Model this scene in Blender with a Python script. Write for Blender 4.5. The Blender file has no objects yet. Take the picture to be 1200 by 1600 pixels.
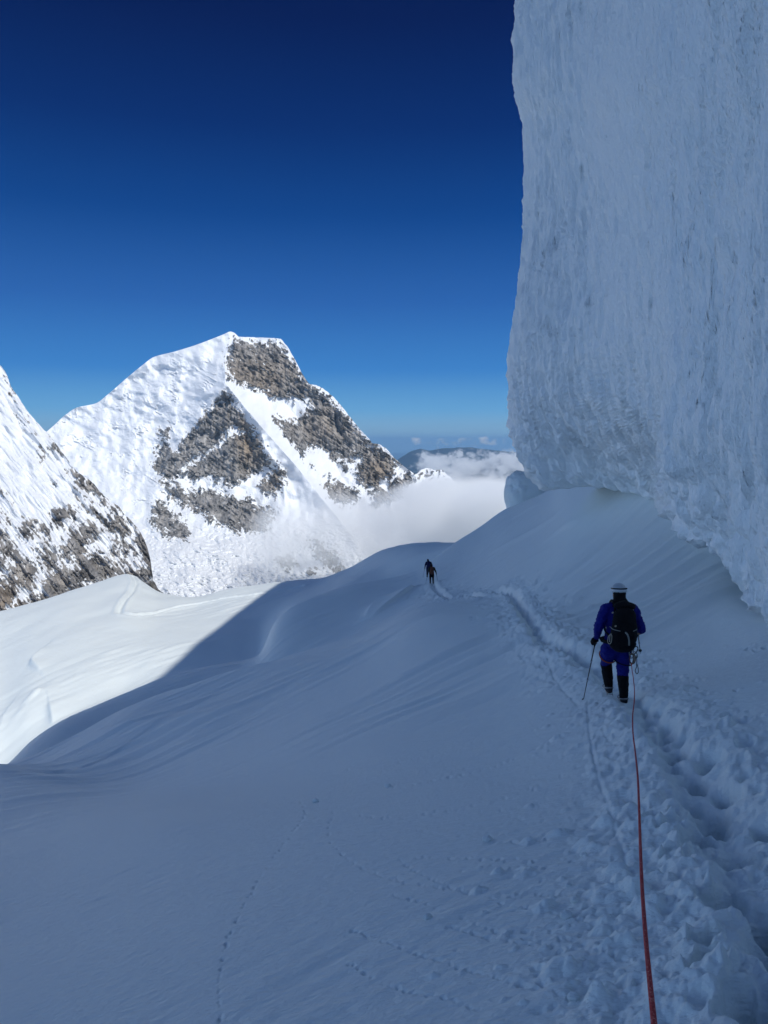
import bpy, bmesh, math, random
import numpy as np
from mathutils import Vector, Matrix

# ------------------------------------------------------------------ camera, sky, sun
scene = bpy.context.scene
C = scene.collection
F = 1210.0                      # focal length in pixels of the 1200x1600 photograph
PITCH = math.radians(5.2)
cam_data = bpy.data.cameras.new("camera")
cam = bpy.data.objects.new("camera", cam_data); C.objects.link(cam)
cam_data.sensor_fit = 'VERTICAL'; cam_data.sensor_height = 36.0; cam_data.sensor_width = 27.0
cam_data.lens = F/1600*36
cam_data.clip_start = 0.05; cam_data.clip_end = 400000
cam.rotation_euler = (math.pi/2-PITCH, 0, 0)
scene.camera = cam

SUN_AZ, SUN_EL = math.radians(145), math.radians(46)
SUN = np.array([math.cos(SUN_EL)*math.sin(SUN_AZ), math.cos(SUN_EL)*math.cos(SUN_AZ), math.sin(SUN_EL)])
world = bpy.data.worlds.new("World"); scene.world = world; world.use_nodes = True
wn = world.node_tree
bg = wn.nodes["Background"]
sky = wn.nodes.new("ShaderNodeTexSky"); sky.sky_type = 'NISHITA'; sky.sun_disc = False
sky.sun_elevation = SUN_EL; sky.sun_rotation = SUN_AZ
sky.altitude = 5500; sky.air_density = 1.0; sky.dust_density = 0.4; sky.ozone_density = 2.0
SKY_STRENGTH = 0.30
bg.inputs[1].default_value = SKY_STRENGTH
# away from the sun the high-altitude sky is a deep polarised blue: shift it there by elevation, except at far left
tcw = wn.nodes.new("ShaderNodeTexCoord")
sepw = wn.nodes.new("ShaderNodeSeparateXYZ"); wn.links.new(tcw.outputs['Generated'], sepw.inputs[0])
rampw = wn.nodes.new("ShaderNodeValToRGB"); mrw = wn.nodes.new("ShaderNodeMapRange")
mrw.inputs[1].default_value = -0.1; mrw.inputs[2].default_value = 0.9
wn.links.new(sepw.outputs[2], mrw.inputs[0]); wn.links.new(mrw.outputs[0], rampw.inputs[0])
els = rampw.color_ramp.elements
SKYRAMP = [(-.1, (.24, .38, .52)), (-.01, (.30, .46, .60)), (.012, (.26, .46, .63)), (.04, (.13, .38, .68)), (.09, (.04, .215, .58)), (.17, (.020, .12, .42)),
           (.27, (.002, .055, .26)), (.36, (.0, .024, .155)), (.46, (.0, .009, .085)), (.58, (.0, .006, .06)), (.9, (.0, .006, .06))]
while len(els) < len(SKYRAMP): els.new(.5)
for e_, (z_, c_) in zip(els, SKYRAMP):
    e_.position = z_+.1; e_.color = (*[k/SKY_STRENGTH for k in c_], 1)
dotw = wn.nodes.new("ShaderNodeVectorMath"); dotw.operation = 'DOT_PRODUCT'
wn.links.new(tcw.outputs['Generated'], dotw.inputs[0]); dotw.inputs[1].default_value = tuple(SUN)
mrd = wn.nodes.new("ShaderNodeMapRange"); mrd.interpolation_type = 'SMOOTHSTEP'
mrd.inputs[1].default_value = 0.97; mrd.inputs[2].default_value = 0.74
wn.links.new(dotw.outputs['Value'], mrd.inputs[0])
mra = wn.nodes.new("ShaderNodeMapRange"); mra.interpolation_type = 'SMOOTHSTEP'  # unseen sky far to the left is left bright on purpose, to light the ice wall
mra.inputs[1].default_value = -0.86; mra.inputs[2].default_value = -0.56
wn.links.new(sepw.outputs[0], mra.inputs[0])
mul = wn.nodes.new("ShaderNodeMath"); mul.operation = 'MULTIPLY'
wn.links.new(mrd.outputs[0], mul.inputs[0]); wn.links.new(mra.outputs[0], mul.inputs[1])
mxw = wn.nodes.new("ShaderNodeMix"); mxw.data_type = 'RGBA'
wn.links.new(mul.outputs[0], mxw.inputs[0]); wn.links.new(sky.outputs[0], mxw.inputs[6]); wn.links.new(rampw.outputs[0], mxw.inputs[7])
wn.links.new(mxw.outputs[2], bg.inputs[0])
sun_data = bpy.data.lights.new("sun", 'SUN'); sun_data.energy = 3.7; sun_data.angle = math.radians(0.53)
sun_data.color = (1.0, 0.965, 0.91)
sun = bpy.data.objects.new("sun", sun_data); C.objects.link(sun)
sun.rotation_euler = Vector(SUN).to_track_quat('Z', 'Y').to_euler()
scene.view_settings.view_transform = 'Standard'; scene.view_settings.look = 'None'
scene.view_settings.exposure = 0.0; scene.view_settings.gamma = 1.0
cy = scene.cycles
scene.render.engine = 'CYCLES'
cy.max_bounces = 12; cy.diffuse_bounces = 6; cy.glossy_bounces = 2; cy.volume_bounces = 8
cy.use_denoising = True; cy.sample_clamp_indirect = 6.0
cy.volume_step_rate = 1.0; cy.volume_max_steps = 256

# ------------------------------------------------------------------ maths helpers
rng = np.random.default_rng(7)
random.seed(7)
_perm = np.random.default_rng(11).permutation(4096).astype(np.int64)
_ga = np.random.default_rng(5).normal(size=(4096, 3)); _ga /= np.linalg.norm(_ga, axis=1)[:, None]

def pn(x, y, z=0.0):
    """gradient noise, about -1..1"""
    x, y, z = np.broadcast_arrays(np.asarray(x, float), np.asarray(y, float), np.asarray(z, float))
    xi, yi, zi = np.floor(x).astype(np.int64), np.floor(y).astype(np.int64), np.floor(z).astype(np.int64)
    xf, yf, zf = x-xi, y-yi, z-zi
    u, v, w = (t*t*t*(t*(t*6-15)+10) for t in (xf, yf, zf))
    out = 0
    for dx in (0, 1):
        wx = u if dx else 1-u
        hx = _perm[(xi+dx) & 4095]
        for dy in (0, 1):
            wy = v if dy else 1-v
            hy = _perm[(hx+yi+dy) & 4095]
            for dz in (0, 1):
                wz = w if dz else 1-w
                g = _ga[_perm[(hy+zi+dz) & 4095]]
                out = out + wx*wy*wz*(g[..., 0]*(xf-dx)+g[..., 1]*(yf-dy)+g[..., 2]*(zf-dz))
    return out*1.6

def fbm(x, y, z=0.0, o=4, lac=2.03, gain=.5):
    a, s, r = 1.0, 0, 0
    for k in range(o):
        r = r + a*pn(x+k*17.3, y-k*9.1, z+k*5.7); s += a
        a *= gain; x = x*lac; y = y*lac; z = z*lac
    return r/s

def billow(x, y, z=0.0, o=3, lac=2.1, gain=.5):
    a, s, r = 1.0, 0, 0
    for k in range(o):
        r = r + a*np.abs(pn(x+k*17.3, y-k*9.1, z+k*5.7)); s += a
        a *= gain; x = x*lac; y = y*lac; z = z*lac
    return r/s

def sstep(a, b, x):
    t = np.clip((x-a)/(b-a), 0, 1)
    return t*t*(3-2*t)

def pchip(xk, Y, x):
    """monotone cubic along axis 0 of Y"""
    xk = np.asarray(xk, float); Y = np.asarray(Y, float); x = np.asarray(x, float)
    h = np.diff(xk); sh = (-1,)+(1,)*(Y.ndim-1)
    d = np.diff(Y, axis=0)/h.reshape(sh)
    m = np.zeros_like(Y)
    w1 = (2*h[1:]+h[:-1]).reshape(sh); w2 = (h[1:]+2*h[:-1]).reshape(sh)
    with np.errstate(divide='ignore', invalid='ignore'):
        mm = (w1+w2)/(w1/d[:-1]+w2/d[1:])
    m[1:-1] = np.where(d[:-1]*d[1:] > 0, mm, 0)
    m[0] = d[0]; m[-1] = d[-1]
    x = np.clip(x, xk[0], xk[-1])
    i = np.clip(np.searchsorted(xk, x, side='right')-1, 0, len(xk)-2)
    t = ((x-xk[i])/h[i]).reshape(sh); hh = h[i].reshape(sh)
    return ((1+2*t)*(1-t)**2)*Y[i]+t*(1-t)**2*hh*m[i]+t*t*(3-2*t)*Y[i+1]+t*t*(t-1)*hh*m[i+1]

def lut(pts, x):
    p = np.array(pts, float)
    return pchip(p[:, 0], p[:, 1], np.asarray(x, float).ravel()).reshape(np.shape(x))

cp, sp = math.cos(PITCH), math.sin(PITCH)
def ut(px, py):
    """pixel of the photo -> (x/y, z/y)"""
    yv = (800-np.asarray(py, float))/F
    y = cp+yv*sp; z = -sp+yv*cp
    return ((np.asarray(px, float)-600)/F)/y, z/y
def at(px, py, d):
    u, t = ut(px, py)
    return np.stack([u*d, np.ones_like(u)*d, t*d], -1)
def P(px, py, d): return Vector(at(px, py, float(d)))

# ------------------------------------------------------------------ object helpers
def tag(o, label=None, cat=None, group=None, kind=None):
    if label: o['label'] = label
    if cat: o['category'] = cat
    if group: o['group'] = group
    if kind: o['kind'] = kind
    return o

def link(name, me, m=None, parent=None, smooth=True):
    o = bpy.data.objects.new(name, me); C.objects.link(o)
    if m is not None:
        me.materials.clear(); me.materials.append(m)
    if parent is not None: o.parent = parent
    if smooth and len(me.polygons): me.polygons.foreach_set('use_smooth', np.ones(len(me.polygons), bool))
    return o

def grid_mesh(name, co, m, smooth=True, attrs=None, parent=None, cull=None):
    """co: (R,Cc,3) array of points -> one quad sheet"""
    R, K = co.shape[:2]
    me = bpy.data.meshes.new(name)
    idx = np.arange(R*K).reshape(R, K)
    q = np.stack([idx[:-1, :-1], idx[:-1, 1:], idx[1:, 1:], idx[1:, :-1]], -1).reshape(-1, 4)
    n = len(q)
    me.vertices.add(R*K); me.vertices.foreach_set('co', co.reshape(-1).astype(np.float32))
    me.loops.add(n*4); me.loops.foreach_set('vertex_index', q.reshape(-1).astype(np.int32))
    me.polygons.add(n); me.polygons.foreach_set('loop_start', (np.arange(n)*4).astype(np.int32))
    me.polygons.foreach_set('use_smooth', np.full(n, smooth))
    me.update(calc_edges=True)
    for k, v in (attrs or {}).items():
        a = me.attributes.new(k, 'FLOAT', 'POINT'); a.data.foreach_set('value', v.reshape(-1).astype(np.float32))
    o = link(name, me, m, parent, smooth)
    return o

def empty(name, loc=(0, 0, 0), rz=0):
    o = bpy.data.objects.new(name, None); C.objects.link(o)
    o.location = loc; o.rotation_euler = (0, 0, rz); o.empty_display_size = .2
    return o

# ------------------------------------------------------------------ materials
def mat(name, col, rough=.6, spec=.3, metal=0.0):
    m = bpy.data.materials.new(name); m.use_nodes = True
    b = m.node_tree.nodes['Principled BSDF']
    b.inputs['Base Color'].default_value = (*col, 1); b.inputs['Roughness'].default_value = rough
    b.inputs['Specular IOR Level'].default_value = spec; b.inputs['Metallic'].default_value = metal
    return m
def nd(m, t, **kw):
    n = m.node_tree.nodes.new(t)
    for k, v in kw.items():
        if k in n.inputs: n.inputs[k].default_value = v
        else: setattr(n, k, v)
    return n
def lk(m, a, b): m.node_tree.links.new(a, b)

def snow_mat(name, col, bumps, rough=.55, tint=None):
    """bumps: list of (scale xyz, strength distance, detail)"""
    m = mat(name, col, rough, .25)
    b = m.node_tree.nodes['Principled BSDF']
    tc = nd(m, 'ShaderNodeTexCoord'); prev = None
    for sc, dist, det in bumps:
        mp = nd(m, 'ShaderNodeMapping'); mp.inputs['Scale'].default_value = sc
        lk(m, tc.outputs['Object'], mp.inputs['Vector'])
        nz = nd(m, 'ShaderNodeTexNoise', Scale=1.0, Detail=det, Roughness=.6); lk(m, mp.outputs[0], nz.inputs['Vector'])
        bp = nd(m, 'ShaderNodeBump', Strength=1.0, Distance=dist)
        lk(m, nz.outputs[0], bp.inputs['Height'])
        if prev: lk(m, prev.outputs[0], bp.inputs['Normal'])
        prev = bp
    if prev: lk(m, prev.outputs[0], b.inputs['Normal'])
    if tint:
        nz = nd(m, 'ShaderNodeTexNoise', Scale=tint[0], Detail=4.0)
        lk(m, tc.outputs['Object'], nz.inputs['Vector'])
        mx = nd(m, 'ShaderNodeMix'); mx.data_type = 'RGBA'
        mr = nd(m, 'ShaderNodeMapRange'); mr.inputs[1].default_value = .42; mr.inputs[2].default_value = .68
        lk(m, nz.outputs[0], mr.inputs[0]); lk(m, mr.outputs[0], mx.inputs[0])
        mx.inputs[6].default_value = (*col, 1); mx.inputs[7].default_value = (*tint[1], 1)
        lk(m, mx.outputs[2], b.inputs['Base Color'])
    return m

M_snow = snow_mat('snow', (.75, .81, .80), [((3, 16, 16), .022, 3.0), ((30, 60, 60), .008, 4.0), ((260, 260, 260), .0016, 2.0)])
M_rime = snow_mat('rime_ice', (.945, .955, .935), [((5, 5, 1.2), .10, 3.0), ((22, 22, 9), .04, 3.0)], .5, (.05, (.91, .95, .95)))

# ------------------------------------------------------------------ snow slope: lofted through its crests and hollows
COLS = [-600, -300, 0, 50, 100, 150, 200, 250, 300, 350, 405, 428, 460, 500, 550, 600, 650, 685, 712, 750, 790, 850, 900, 1000, 1100, 1200, 1500, 1900]
def row(py, d):
    """two point lists over px -> values at COLS"""
    p = np.array(py, float) if not np.isscalar(py) else np.array([[-600, py], [1900, py]], float)
    q = np.array(d, float)
    return pchip(p[:, 0], p[:, 1], COLS), pchip(q[:, 0], np.log(q[:, 1]), COLS)
ROWS = [
 row(2300, [(-600, 3.3), (0, 2.2), (600, 1.35), (1200, 1.15), (1900, .95)]),
 row(1900, [(-600, 4.7), (0, 3.1), (600, 2.1), (1200, 1.75), (1900, 1.4)]),
 row(1600, [(-600, 7.2), (-300, 6), (0, 4.7), (300, 3.8), (600, 3.2), (900, 2.75), (1200, 2.45), (1900, 1.95)]),
 row(1400, [(-600, 15), (-300, 12), (0, 8.8), (300, 6.2), (600, 4.8), (900, 4.0), (1200, 3.5), (1900, 2.7)]),
 row(1280, [(-600, 28), (-300, 22), (0, 16.5), (300, 10.5), (600, 7.2), (900, 5.6), (1200, 4.75), (1900, 3.5)]),
 # near brow, lower left
 row([(-600, 1190), (-300, 1192), (0, 1203), (50, 1211), (100, 1221), (200, 1232), (300, 1230), (405, 1220), (500, 1205), (600, 1190), (700, 1180), (800, 1170), (900, 1150), (1000, 1140), (1200, 1120), (1900, 1090)],
     [(-600, 40), (-300, 34), (0, 28), (100, 24), (200, 20), (300, 17), (405, 15), (500, 13.5), (600, 12), (800, 10), (1000, 8.4), (1200, 7.35), (1900, 5.2)]),
 row([(-600, 1205), (-300, 1205), (0, 1208), (50, 1207), (100, 1206), (150, 1200), (200, 1193), (300, 1170), (405, 1150), (500, 1130), (600, 1112), (700, 1100), (800, 1090), (900, 1080), (1000, 1072), (1100, 1060), (1200, 1050), (1900, 1000)],
     [(-600, 50), (-300, 42), (0, 36), (100, 31), (200, 28), (300, 25), (405, 22.5), (500, 20.5), (600, 18.5), (800, 15), (900, 13), (1000, 12), (1100, 10.8), (1200, 9.8), (1900, 6.5)]),
 # second roll
 row([(-600, 1230), (-300, 1218), (0, 1202), (50, 1190), (100, 1170), (150, 1148), (200, 1126), (250, 1112), (300, 1095), (350, 1076), (405, 1056), (500, 1026), (550, 1008), (600, 985), (650, 962), (700, 958), (800, 965), (850, 985), (900, 1000), (1000, 980), (1100, 965), (1200, 975), (1900, 900)],
     [(-600, 56), (-300, 48), (0, 41), (100, 40), (200, 41), (300, 40), (405, 40), (500, 38.5), (600, 36.5), (700, 32), (800, 26.5), (900, 18.2), (1000, 17.8), (1100, 16), (1200, 12.2), (1900, 8)]),
 row([(-600, 1245), (-300, 1235), (0, 1206), (50, 1190), (100, 1171), (150, 1152), (200, 1131), (250, 1116), (300, 1099), (350, 1080), (405, 1059), (500, 1022), (550, 1000), (600, 972), (650, 948), (700, 934), (800, 928), (850, 935), (900, 940), (1000, 905), (1100, 880), (1200, 935), (1900, 840)],
     [(-600, 60), (-300, 52), (0, 49), (100, 50), (200, 53), (300, 54), (405, 56), (500, 56), (600, 57), (700, 55), (800, 39), (900, 26), (1000, 25), (1100, 23), (1200, 16.5), (1900, 10.5)]),
 # crest that hides the sunlit slope's foot; then the lump; then the skyline on the right
 row([(-600, 1270), (-300, 1262), (0, 1200), (20, 1180), (50, 1156), (100, 1124), (150, 1102), (200, 1080), (250, 1060), (300, 1046), (350, 1037), (405, 1028), (413, 1000), (428, 975), (460, 946), (500, 930), (550, 914), (600, 905), (650, 892), (685, 868), (712, 847), (750, 824), (790, 796), (850, 772), (900, 752), (1000, 740), (1100, 760), (1200, 850), (1900, 760)],
     [(-600, 64), (-300, 56), (0, 55), (100, 60), (200, 66), (300, 70), (405, 72), (460, 75), (550, 78), (600, 80), (650, 82), (685, 84), (712, 87), (790, 89), (850, 80), (900, 60), (1000, 43), (1100, 33), (1200, 24), (1900, 15)]),
 row([(-600, 1290), (-300, 1280), (0, 1215), (50, 1175), (100, 1133), (200, 1087), (300, 1054), (405, 1036), (428, 1000), (460, 963), (500, 944), (550, 927), (600, 917), (650, 900), (685, 880), (712, 862), (750, 850), (790, 840), (850, 800), (900, 745), (1000, 700), (1100, 720), (1200, 800), (1900, 700)],
     [(-600, 92), (-300, 86), (0, 84), (100, 88), (200, 92), (300, 92), (405, 92), (500, 94), (600, 96), (685, 97), (712, 96), (790, 99), (850, 92), (900, 70), (1000, 52), (1100, 40), (1200, 30), (1900, 19)]),
 row([(-600, 1180), (-300, 1165), (0, 1120), (50, 1088), (100, 1062), (200, 1028), (300, 1003), (405, 985), (428, 970), (460, 945), (500, 927), (550, 906), (600, 890), (650, 868), (685, 860), (712, 853), (750, 860), (790, 860), (850, 830), (900, 740), (1000, 680), (1100, 700), (1200, 760), (1900, 640)],
     [(-600, 105), (-300, 100), (0, 98), (100, 102), (200, 105), (300, 108), (405, 110), (500, 113), (600, 110), (685, 103), (712, 101), (790, 105), (850, 100), (900, 84), (1000, 62), (1200, 36), (1900, 24)]),
 row([(-600, 1080), (-300, 1060), (0, 1025), (50, 1005), (100, 985), (150, 968), (200, 957), (235, 962), (272, 964), (300, 960), (405, 941), (500, 915), (550, 895), (600, 869), (650, 855), (685, 852), (712, 850), (750, 870), (790, 880), (850, 850), (900, 740), (1000, 650), (1200, 700), (1900, 600)],
     [(-600, 122), (-300, 120), (0, 120), (100, 122), (200, 128), (300, 128), (405, 128), (500, 128), (600, 119), (685, 109), (712, 105), (790, 112), (850, 112), (900, 98), (1000, 80), (1200, 45), (1900, 30)]),
 # skyline ridge
 row([(-600, 1000), (-300, 995), (0, 957), (50, 942), (100, 926), (150, 911), (190, 900), (205, 896), (214, 898), (235, 914), (255, 928), (272, 938), (300, 932), (350, 923), (405, 915), (460, 907), (520, 900), (550, 886), (575, 872), (600, 858), (620, 850), (650, 848), (700, 848), (712, 848), (750, 885), (790, 900), (850, 870), (900, 740), (1000, 620), (1200, 650), (1900, 550)],
     [(-600, 140), (-300, 142), (0, 150), (100, 156), (205, 168), (235, 162), (272, 150), (405, 150), (520, 144), (600, 128), (650, 121), (700, 114), (712, 110), (790, 118), (850, 125), (900, 120), (1000, 100), (1200, 60), (1900, 40)]),
 row([(-600, 1060), (0, 1010), (205, 950), (272, 985), (405, 960), (520, 940), (600, 905), (700, 895), (790, 950), (850, 930), (900, 800), (1000, 640), (1900, 560)],
     [(-600, 160), (0, 175), (205, 185), (405, 172), (600, 150), (712, 130), (790, 140), (900, 150), (1000, 130), (1200, 90), (1900, 60)]),
 row([(-600, 1500), (600, 1500), (900, 1400), (1000, 1300), (1900, 1200)],
     [(-600, 380), (600, 360), (1900, 300)]),
]
PYT = np.array([r[0] for r in ROWS]); LDT = np.array([r[1] for r in ROWS])     # (rows, cols)

def base_grid(pxs, ss):
    py = pchip(COLS, PYT.T, pxs).T           # rows x px
    ld = pchip(COLS, LDT.T, pxs).T
    k = np.arange(len(ROWS))
    return pchip(k, py, ss), np.exp(pchip(k, ld, ss))

pxs = np.concatenate([np.linspace(-600, -80, 50)[:-1], np.arange(-80, 1280, 1.25), np.linspace(1280, 1900, 70)])
seg_n = [20, 30, 190, 115, 80, 75, 100, 60, 140, 26, 60, 60, 60, 16, 12]
ss = np.concatenate([k+np.arange(n)/n for k, n in enumerate(seg_n)]+[[len(seg_n)]])
PY, DD = base_grid(pxs, ss)
def blur_px(A, pxs, sig):
    """gaussian blur of each row along px on a uniform fine grid"""
    f = np.arange(-600, 1900.5, 2.5); k = np.arange(-int(3*sig/2.5)-1, int(3*sig/2.5)+2)*2.5
    w = np.exp(-.5*(k/sig)**2); w /= w.sum(); out = np.empty_like(A)
    for r in range(A.shape[0]):
        a = np.interp(f, pxs, A[r]); a = np.convolve(np.pad(a, len(k)//2, mode='reflect', reflect_type='odd'), w, 'valid')
        out[r] = np.interp(pxs, f, a)
    return out
_w = sstep(9.2, 8.2, ss)[:, None]
_b1, _b2 = blur_px(PY, pxs, 22), blur_px(np.log(DD), pxs, 26)
_c1, _c2 = blur_px(PY, pxs, 4), blur_px(np.log(DD), pxs, 12)
PY = _b1*_w+_c1*(1-_w); DD = np.exp(_b2*_w+_c2*(1-_w))
PXG = np.broadcast_to(pxs[None, :], PY.shape)
co = at(PXG, PY, 1.0)*DD[..., None]
# soften the loft a little between its rows
X, Y, Z = co[..., 0].copy(), co[..., 1].copy(), co[..., 2].copy()

def ground(px, py, far=False):
    """world point of the smooth slope seen at a photo pixel (first hit from the near side)"""
    i = int(np.clip(np.searchsorted(pxs, px)-1, 0, len(pxs)-2)); f = (px-pxs[i])/(pxs[i+1]-pxs[i]); f = min(max(f, 0), 1)
    yy = PY[:, i]*(1-f)+PY[:, i+1]*f; dd = DD[:, i]*(1-f)+DD[:, i+1]*f
    j = np.where((yy[:-1] > py) & (yy[1:] <= py))[0]
    if not len(j): return at(px, py, 1.0)*dd[np.argmin(np.abs(yy-py))]
    j = j[-1] if far else j[0]
    t = (yy[j]-py)/(yy[j]-yy[j+1])
    return at(px, py, 1.0)*(dd[j]*(1-t)+dd[j+1]*t)

def polyline(pts, step=.05, far=False):
    w = np.array([ground(a, b, far) for a, b in pts])
    d = np.r_[0, np.cumsum(np.linalg.norm(np.diff(w[:, :2], axis=0), axis=1))]
    n = max(4, int(d[-1]/step))
    return pchip(d, w, np.linspace(0, d[-1], n)), d[-1]

def path_dist(line, reach):
    """signed distance to a path (xy) and arclength for mesh points near it"""
    l = line[:, :2]
    seg = np.diff(l, axis=0); al = np.r_[0, np.cumsum(np.linalg.norm(seg, axis=1))]
    m = (X > l[:, 0].min()-reach) & (X < l[:, 0].max()+reach) & (Y > l[:, 1].min()-reach) & (Y < l[:, 1].max()+reach)
    px, py = X[m], Y[m]
    best = np.full(px.shape, 1e9); arc = np.zeros_like(px); sgn = np.ones_like(px)
    for i in range(len(seg)):
        L2 = (seg[i]**2).sum()+1e-12
        t = np.clip(((px-l[i, 0])*seg[i, 0]+(py-l[i, 1])*seg[i, 1])/L2, 0, 1)
        dx = px-l[i, 0]-t*seg[i, 0]; dy = py-l[i, 1]-t*seg[i, 1]
        d = np.hypot(dx, dy); b = d < best
        best = np.where(b, d, best); arc = np.where(b, al[i]+t*math.sqrt(L2), arc)
        sgn = np.where(b, np.sign(seg[i, 0]*dy-seg[i, 1]*dx), sgn)
    return m, best, arc, sgn

dz = np.zeros_like(X)
# wind-smoothed undulation and streaks running up the slope
dz += .10*fbm(X/5.5, Y/7.0, 1.3, 3)*sstep(3, 14, Y)
dz += .35*fbm(X/18.0, Y/22.0, 4.1, 2)*sstep(20, 60, Y)
rot = math.radians(27); XR = X*math.cos(rot)+Y*math.sin(rot); YR = -X*math.sin(rot)+Y*math.cos(rot)
streak = fbm(XR/9.0, YR/.8, 2.2, 2)
smask = sstep(9, 20, Y)*sstep(100, 60, Y)*sstep(-.35, .25, fbm(X/14, Y/10, 8.8, 2)+.15)
dz += .13*streak*smask
dz += .09*np.maximum(fbm(XR/4.5, YR/1.4, 6.2, 2)-.12, 0)*smask*2.2
# low wavy edges on the smooth slope under the ice wall
for (ax, ay, bx, by, h, wd) in ((762, 868, 885, 792, .34, .9), (845, 852, 905, 815, .26, .7), (800, 812, 850, 785, .22, .8), (580, 968, 660, 912, .45, 1.3), (720, 900, 800, 850, .12, .5)):
    a, b = ground(ax, ay), ground(bx, by)
    line = np.array([a, (a+b)/2+np.array([.25, .1, 0]), b]); m, d, arc, sg = path_dist(line, 4.0)
    L = np.linalg.norm((b-a)[:2])
    sd = d*sg
    prof = np.where(sd > 0, np.exp(-sd/wd), np.exp(sd/.16))
    dz[m] += h*prof*np.sin(np.clip(arc/L, 0, 1)*math.pi)**.6

for pts, h, wd, sh in (([(700, 905), (640, 925), (590, 945), (574, 962), (570, 975)], .5, 2.6, .35), ([(900, 830), (820, 880), (760, 915)], .10, 1.5, .3), ([(1010, 850), (930, 905), (880, 950)], .14, 2.4, .6)):
    ln, L = polyline(pts, .6); m, d, arc, sg = path_dist(ln, 14); sd = d*sg
    dz[m] += h*(np.where(sd > 0, np.exp(-sd/wd), np.exp(sd/sh))-(.55*np.exp(-((sd+wd*.6)/(wd*.45))**2) if wd > 3.5 else 0))*np.sin(np.clip(arc/L, .01, .99)*math.pi)**1.3
# two long rolls crossing the hollow at the left, each with a soft crest and a dip behind it
for pts, h, wd, sh in (([(560, 37.5), (480, 38.5), (400, 40), (300, 41), (200, 42), (120, 42), (40, 44)], .95, 6.5, 1.1), ([(420, 29.5), (330, 30.5), (240, 32.5), (160, 35), (90, 38)], .38, 4.0, 1.2), ([(600, 52), (520, 52), (430, 54), (340, 56), (260, 57), (180, 57)], .8, 5.0, 1.2)):
    w = np.array([((a-600)/F*b, b, 0.) for a, b in pts]); dd_ = np.r_[0, np.cumsum(np.linalg.norm(np.diff(w, axis=0), axis=1))]; L = dd_[-1]
    ln = pchip(dd_, w, np.linspace(0, L, 60)); m, d, arc, sg = path_dist(ln, 22); sd = d*sg
    dz[m] += h*(np.where(sd > 0, np.exp(-sd/wd), np.exp(sd/sh))-.5*np.exp(-((sd+4.2)/2.6)**2))*np.sin(np.clip(arc/L, 0, 1)*math.pi)**1.2*sstep(21, 14, d)
# ---- boot trench from the camera to the distant pair
main_px = [(1500, 1800), (1330, 1560), (1250, 1430), (1195, 1352), (1148, 1290), (1112, 1237), (1086, 1195), (1052, 1152), (1012, 1110), (990, 1092), (970, 1078),
           (937, 1045), (902, 1026), (866, 1010), (840, 986), (822, 962), (808, 942), (796, 927), (776, 925), (756, 935), (735, 931), (702, 938), (686, 926), (676, 912)]
second_px = [(1420, 1800), (1250, 1600), (1180, 1470), (1135, 1385), (1106, 1305), (1078, 1240), (1042, 1172), (1002, 1115), (975, 1098)]
line1, L1 = polyline(main_px, .09); line2, L2 = polyline(second_px, .09)
jit = lambda n, a: np.random.default_rng(int(a*100)).normal(size=n)

m, d, arc, sg = path_dist(line1, 2.4)
xx, yy = X[m], Y[m]
_u = sstep(12, 14, yy); wv = .10*pn(arc*2.1, 3.3)+(.06+.12*_u)*fbm(xx*4, yy*4, 1.0, 3)
dd1 = d+wv
near = sstep(60, 8, yy)
upper = sstep(12, 14, yy)            # beyond the near climber the trench is wider and softer
half = .14+.05*pn(arc*1.3, 8.1)+.09*upper
tr = -(.05+.10*upper)*np.exp(-(np.maximum(dd1, 0)/half)**2.6)*(1-.1*upper)
lump = billow(xx*3.4, yy*3.4, 2.0, 2)*.07+billow(xx*9, yy*9, 7.0, 3)*.04
rm = np.exp(-((dd1-.42)/.36)**2)*(dd1 > .10)+.45*np.exp(-((dd1-.2)/.12)**2)
side = np.where(sg < 0, 1.0, 1.0)
tr += rm*(lump-.02)*1.0+.04*np.exp(-((dd1-.36)/.22)**2)
chop = billow(xx*7+2*pn(xx, yy), yy*4, 4.0, 3)
tr += -.10*chop*np.exp(-((dd1-.55)/.45)**2)*sstep(.0, .35, fbm(xx*1.6, yy*1.6, 9.0, 2)+.25)*upper
rub = billow(xx*2.6, yy*2.0, 11.0, 2)*.22+billow(xx*6.5, yy*5, 12.0, 2)*.12
tr += upper*rub*sstep(1.5, .25, d+.5*pn(xx*1.2, yy*1.2, 3.0))*(.45+.55*sstep(.08, .3, dd1))*(.5+.5*sstep(-.3, .3, fbm(xx*.9, yy*.9, 3.0, 2)))
dz[m] += tr
m, d, arc, sg = path_dist(line2, 1.6)
xx, yy = X[m], Y[m]
dd2 = d+.08*pn(xx*4, yy*4, 3.0)
lump = billow(xx*3.2+5, yy*3.2, 5.0, 2)*.12+billow(xx*9, yy*9, 1.0, 3)*.055+billow(xx*24, yy*24, 1.0, 2)*.014
fade = sstep(1.05, .25, d+.25*pn(xx*1.7, yy*1.7, 6.0))
dz[m] += fade*(lump-.03)-.04*np.exp(-(np.maximum(dd2, 0)/.13)**2.2)

def dent(c, r_along, r_side, depth, ang, rim=.25, sharp=3.0, warp=.3):
    m = (np.abs(X-c[0]) < r_along*2.6) & (np.abs(Y-c[1]) < r_along*2.6)
    if not m.any(): return
    x, y = X[m]-c[0], Y[m]-c[1]
    a = (x*math.cos(ang)+y*math.sin(ang))/r_along; b = (-x*math.sin(ang)+y*math.cos(ang))/r_side
    r = np.sqrt(a*a+b*b)*(1+warp*pn(X[m]/r_side*.8, Y[m]/r_side*.8, c[0]*3))
    dz[m] += -depth*np.exp(-r**sharp)+rim*depth*np.exp(-((r-1.25)/.3)**2)

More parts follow.
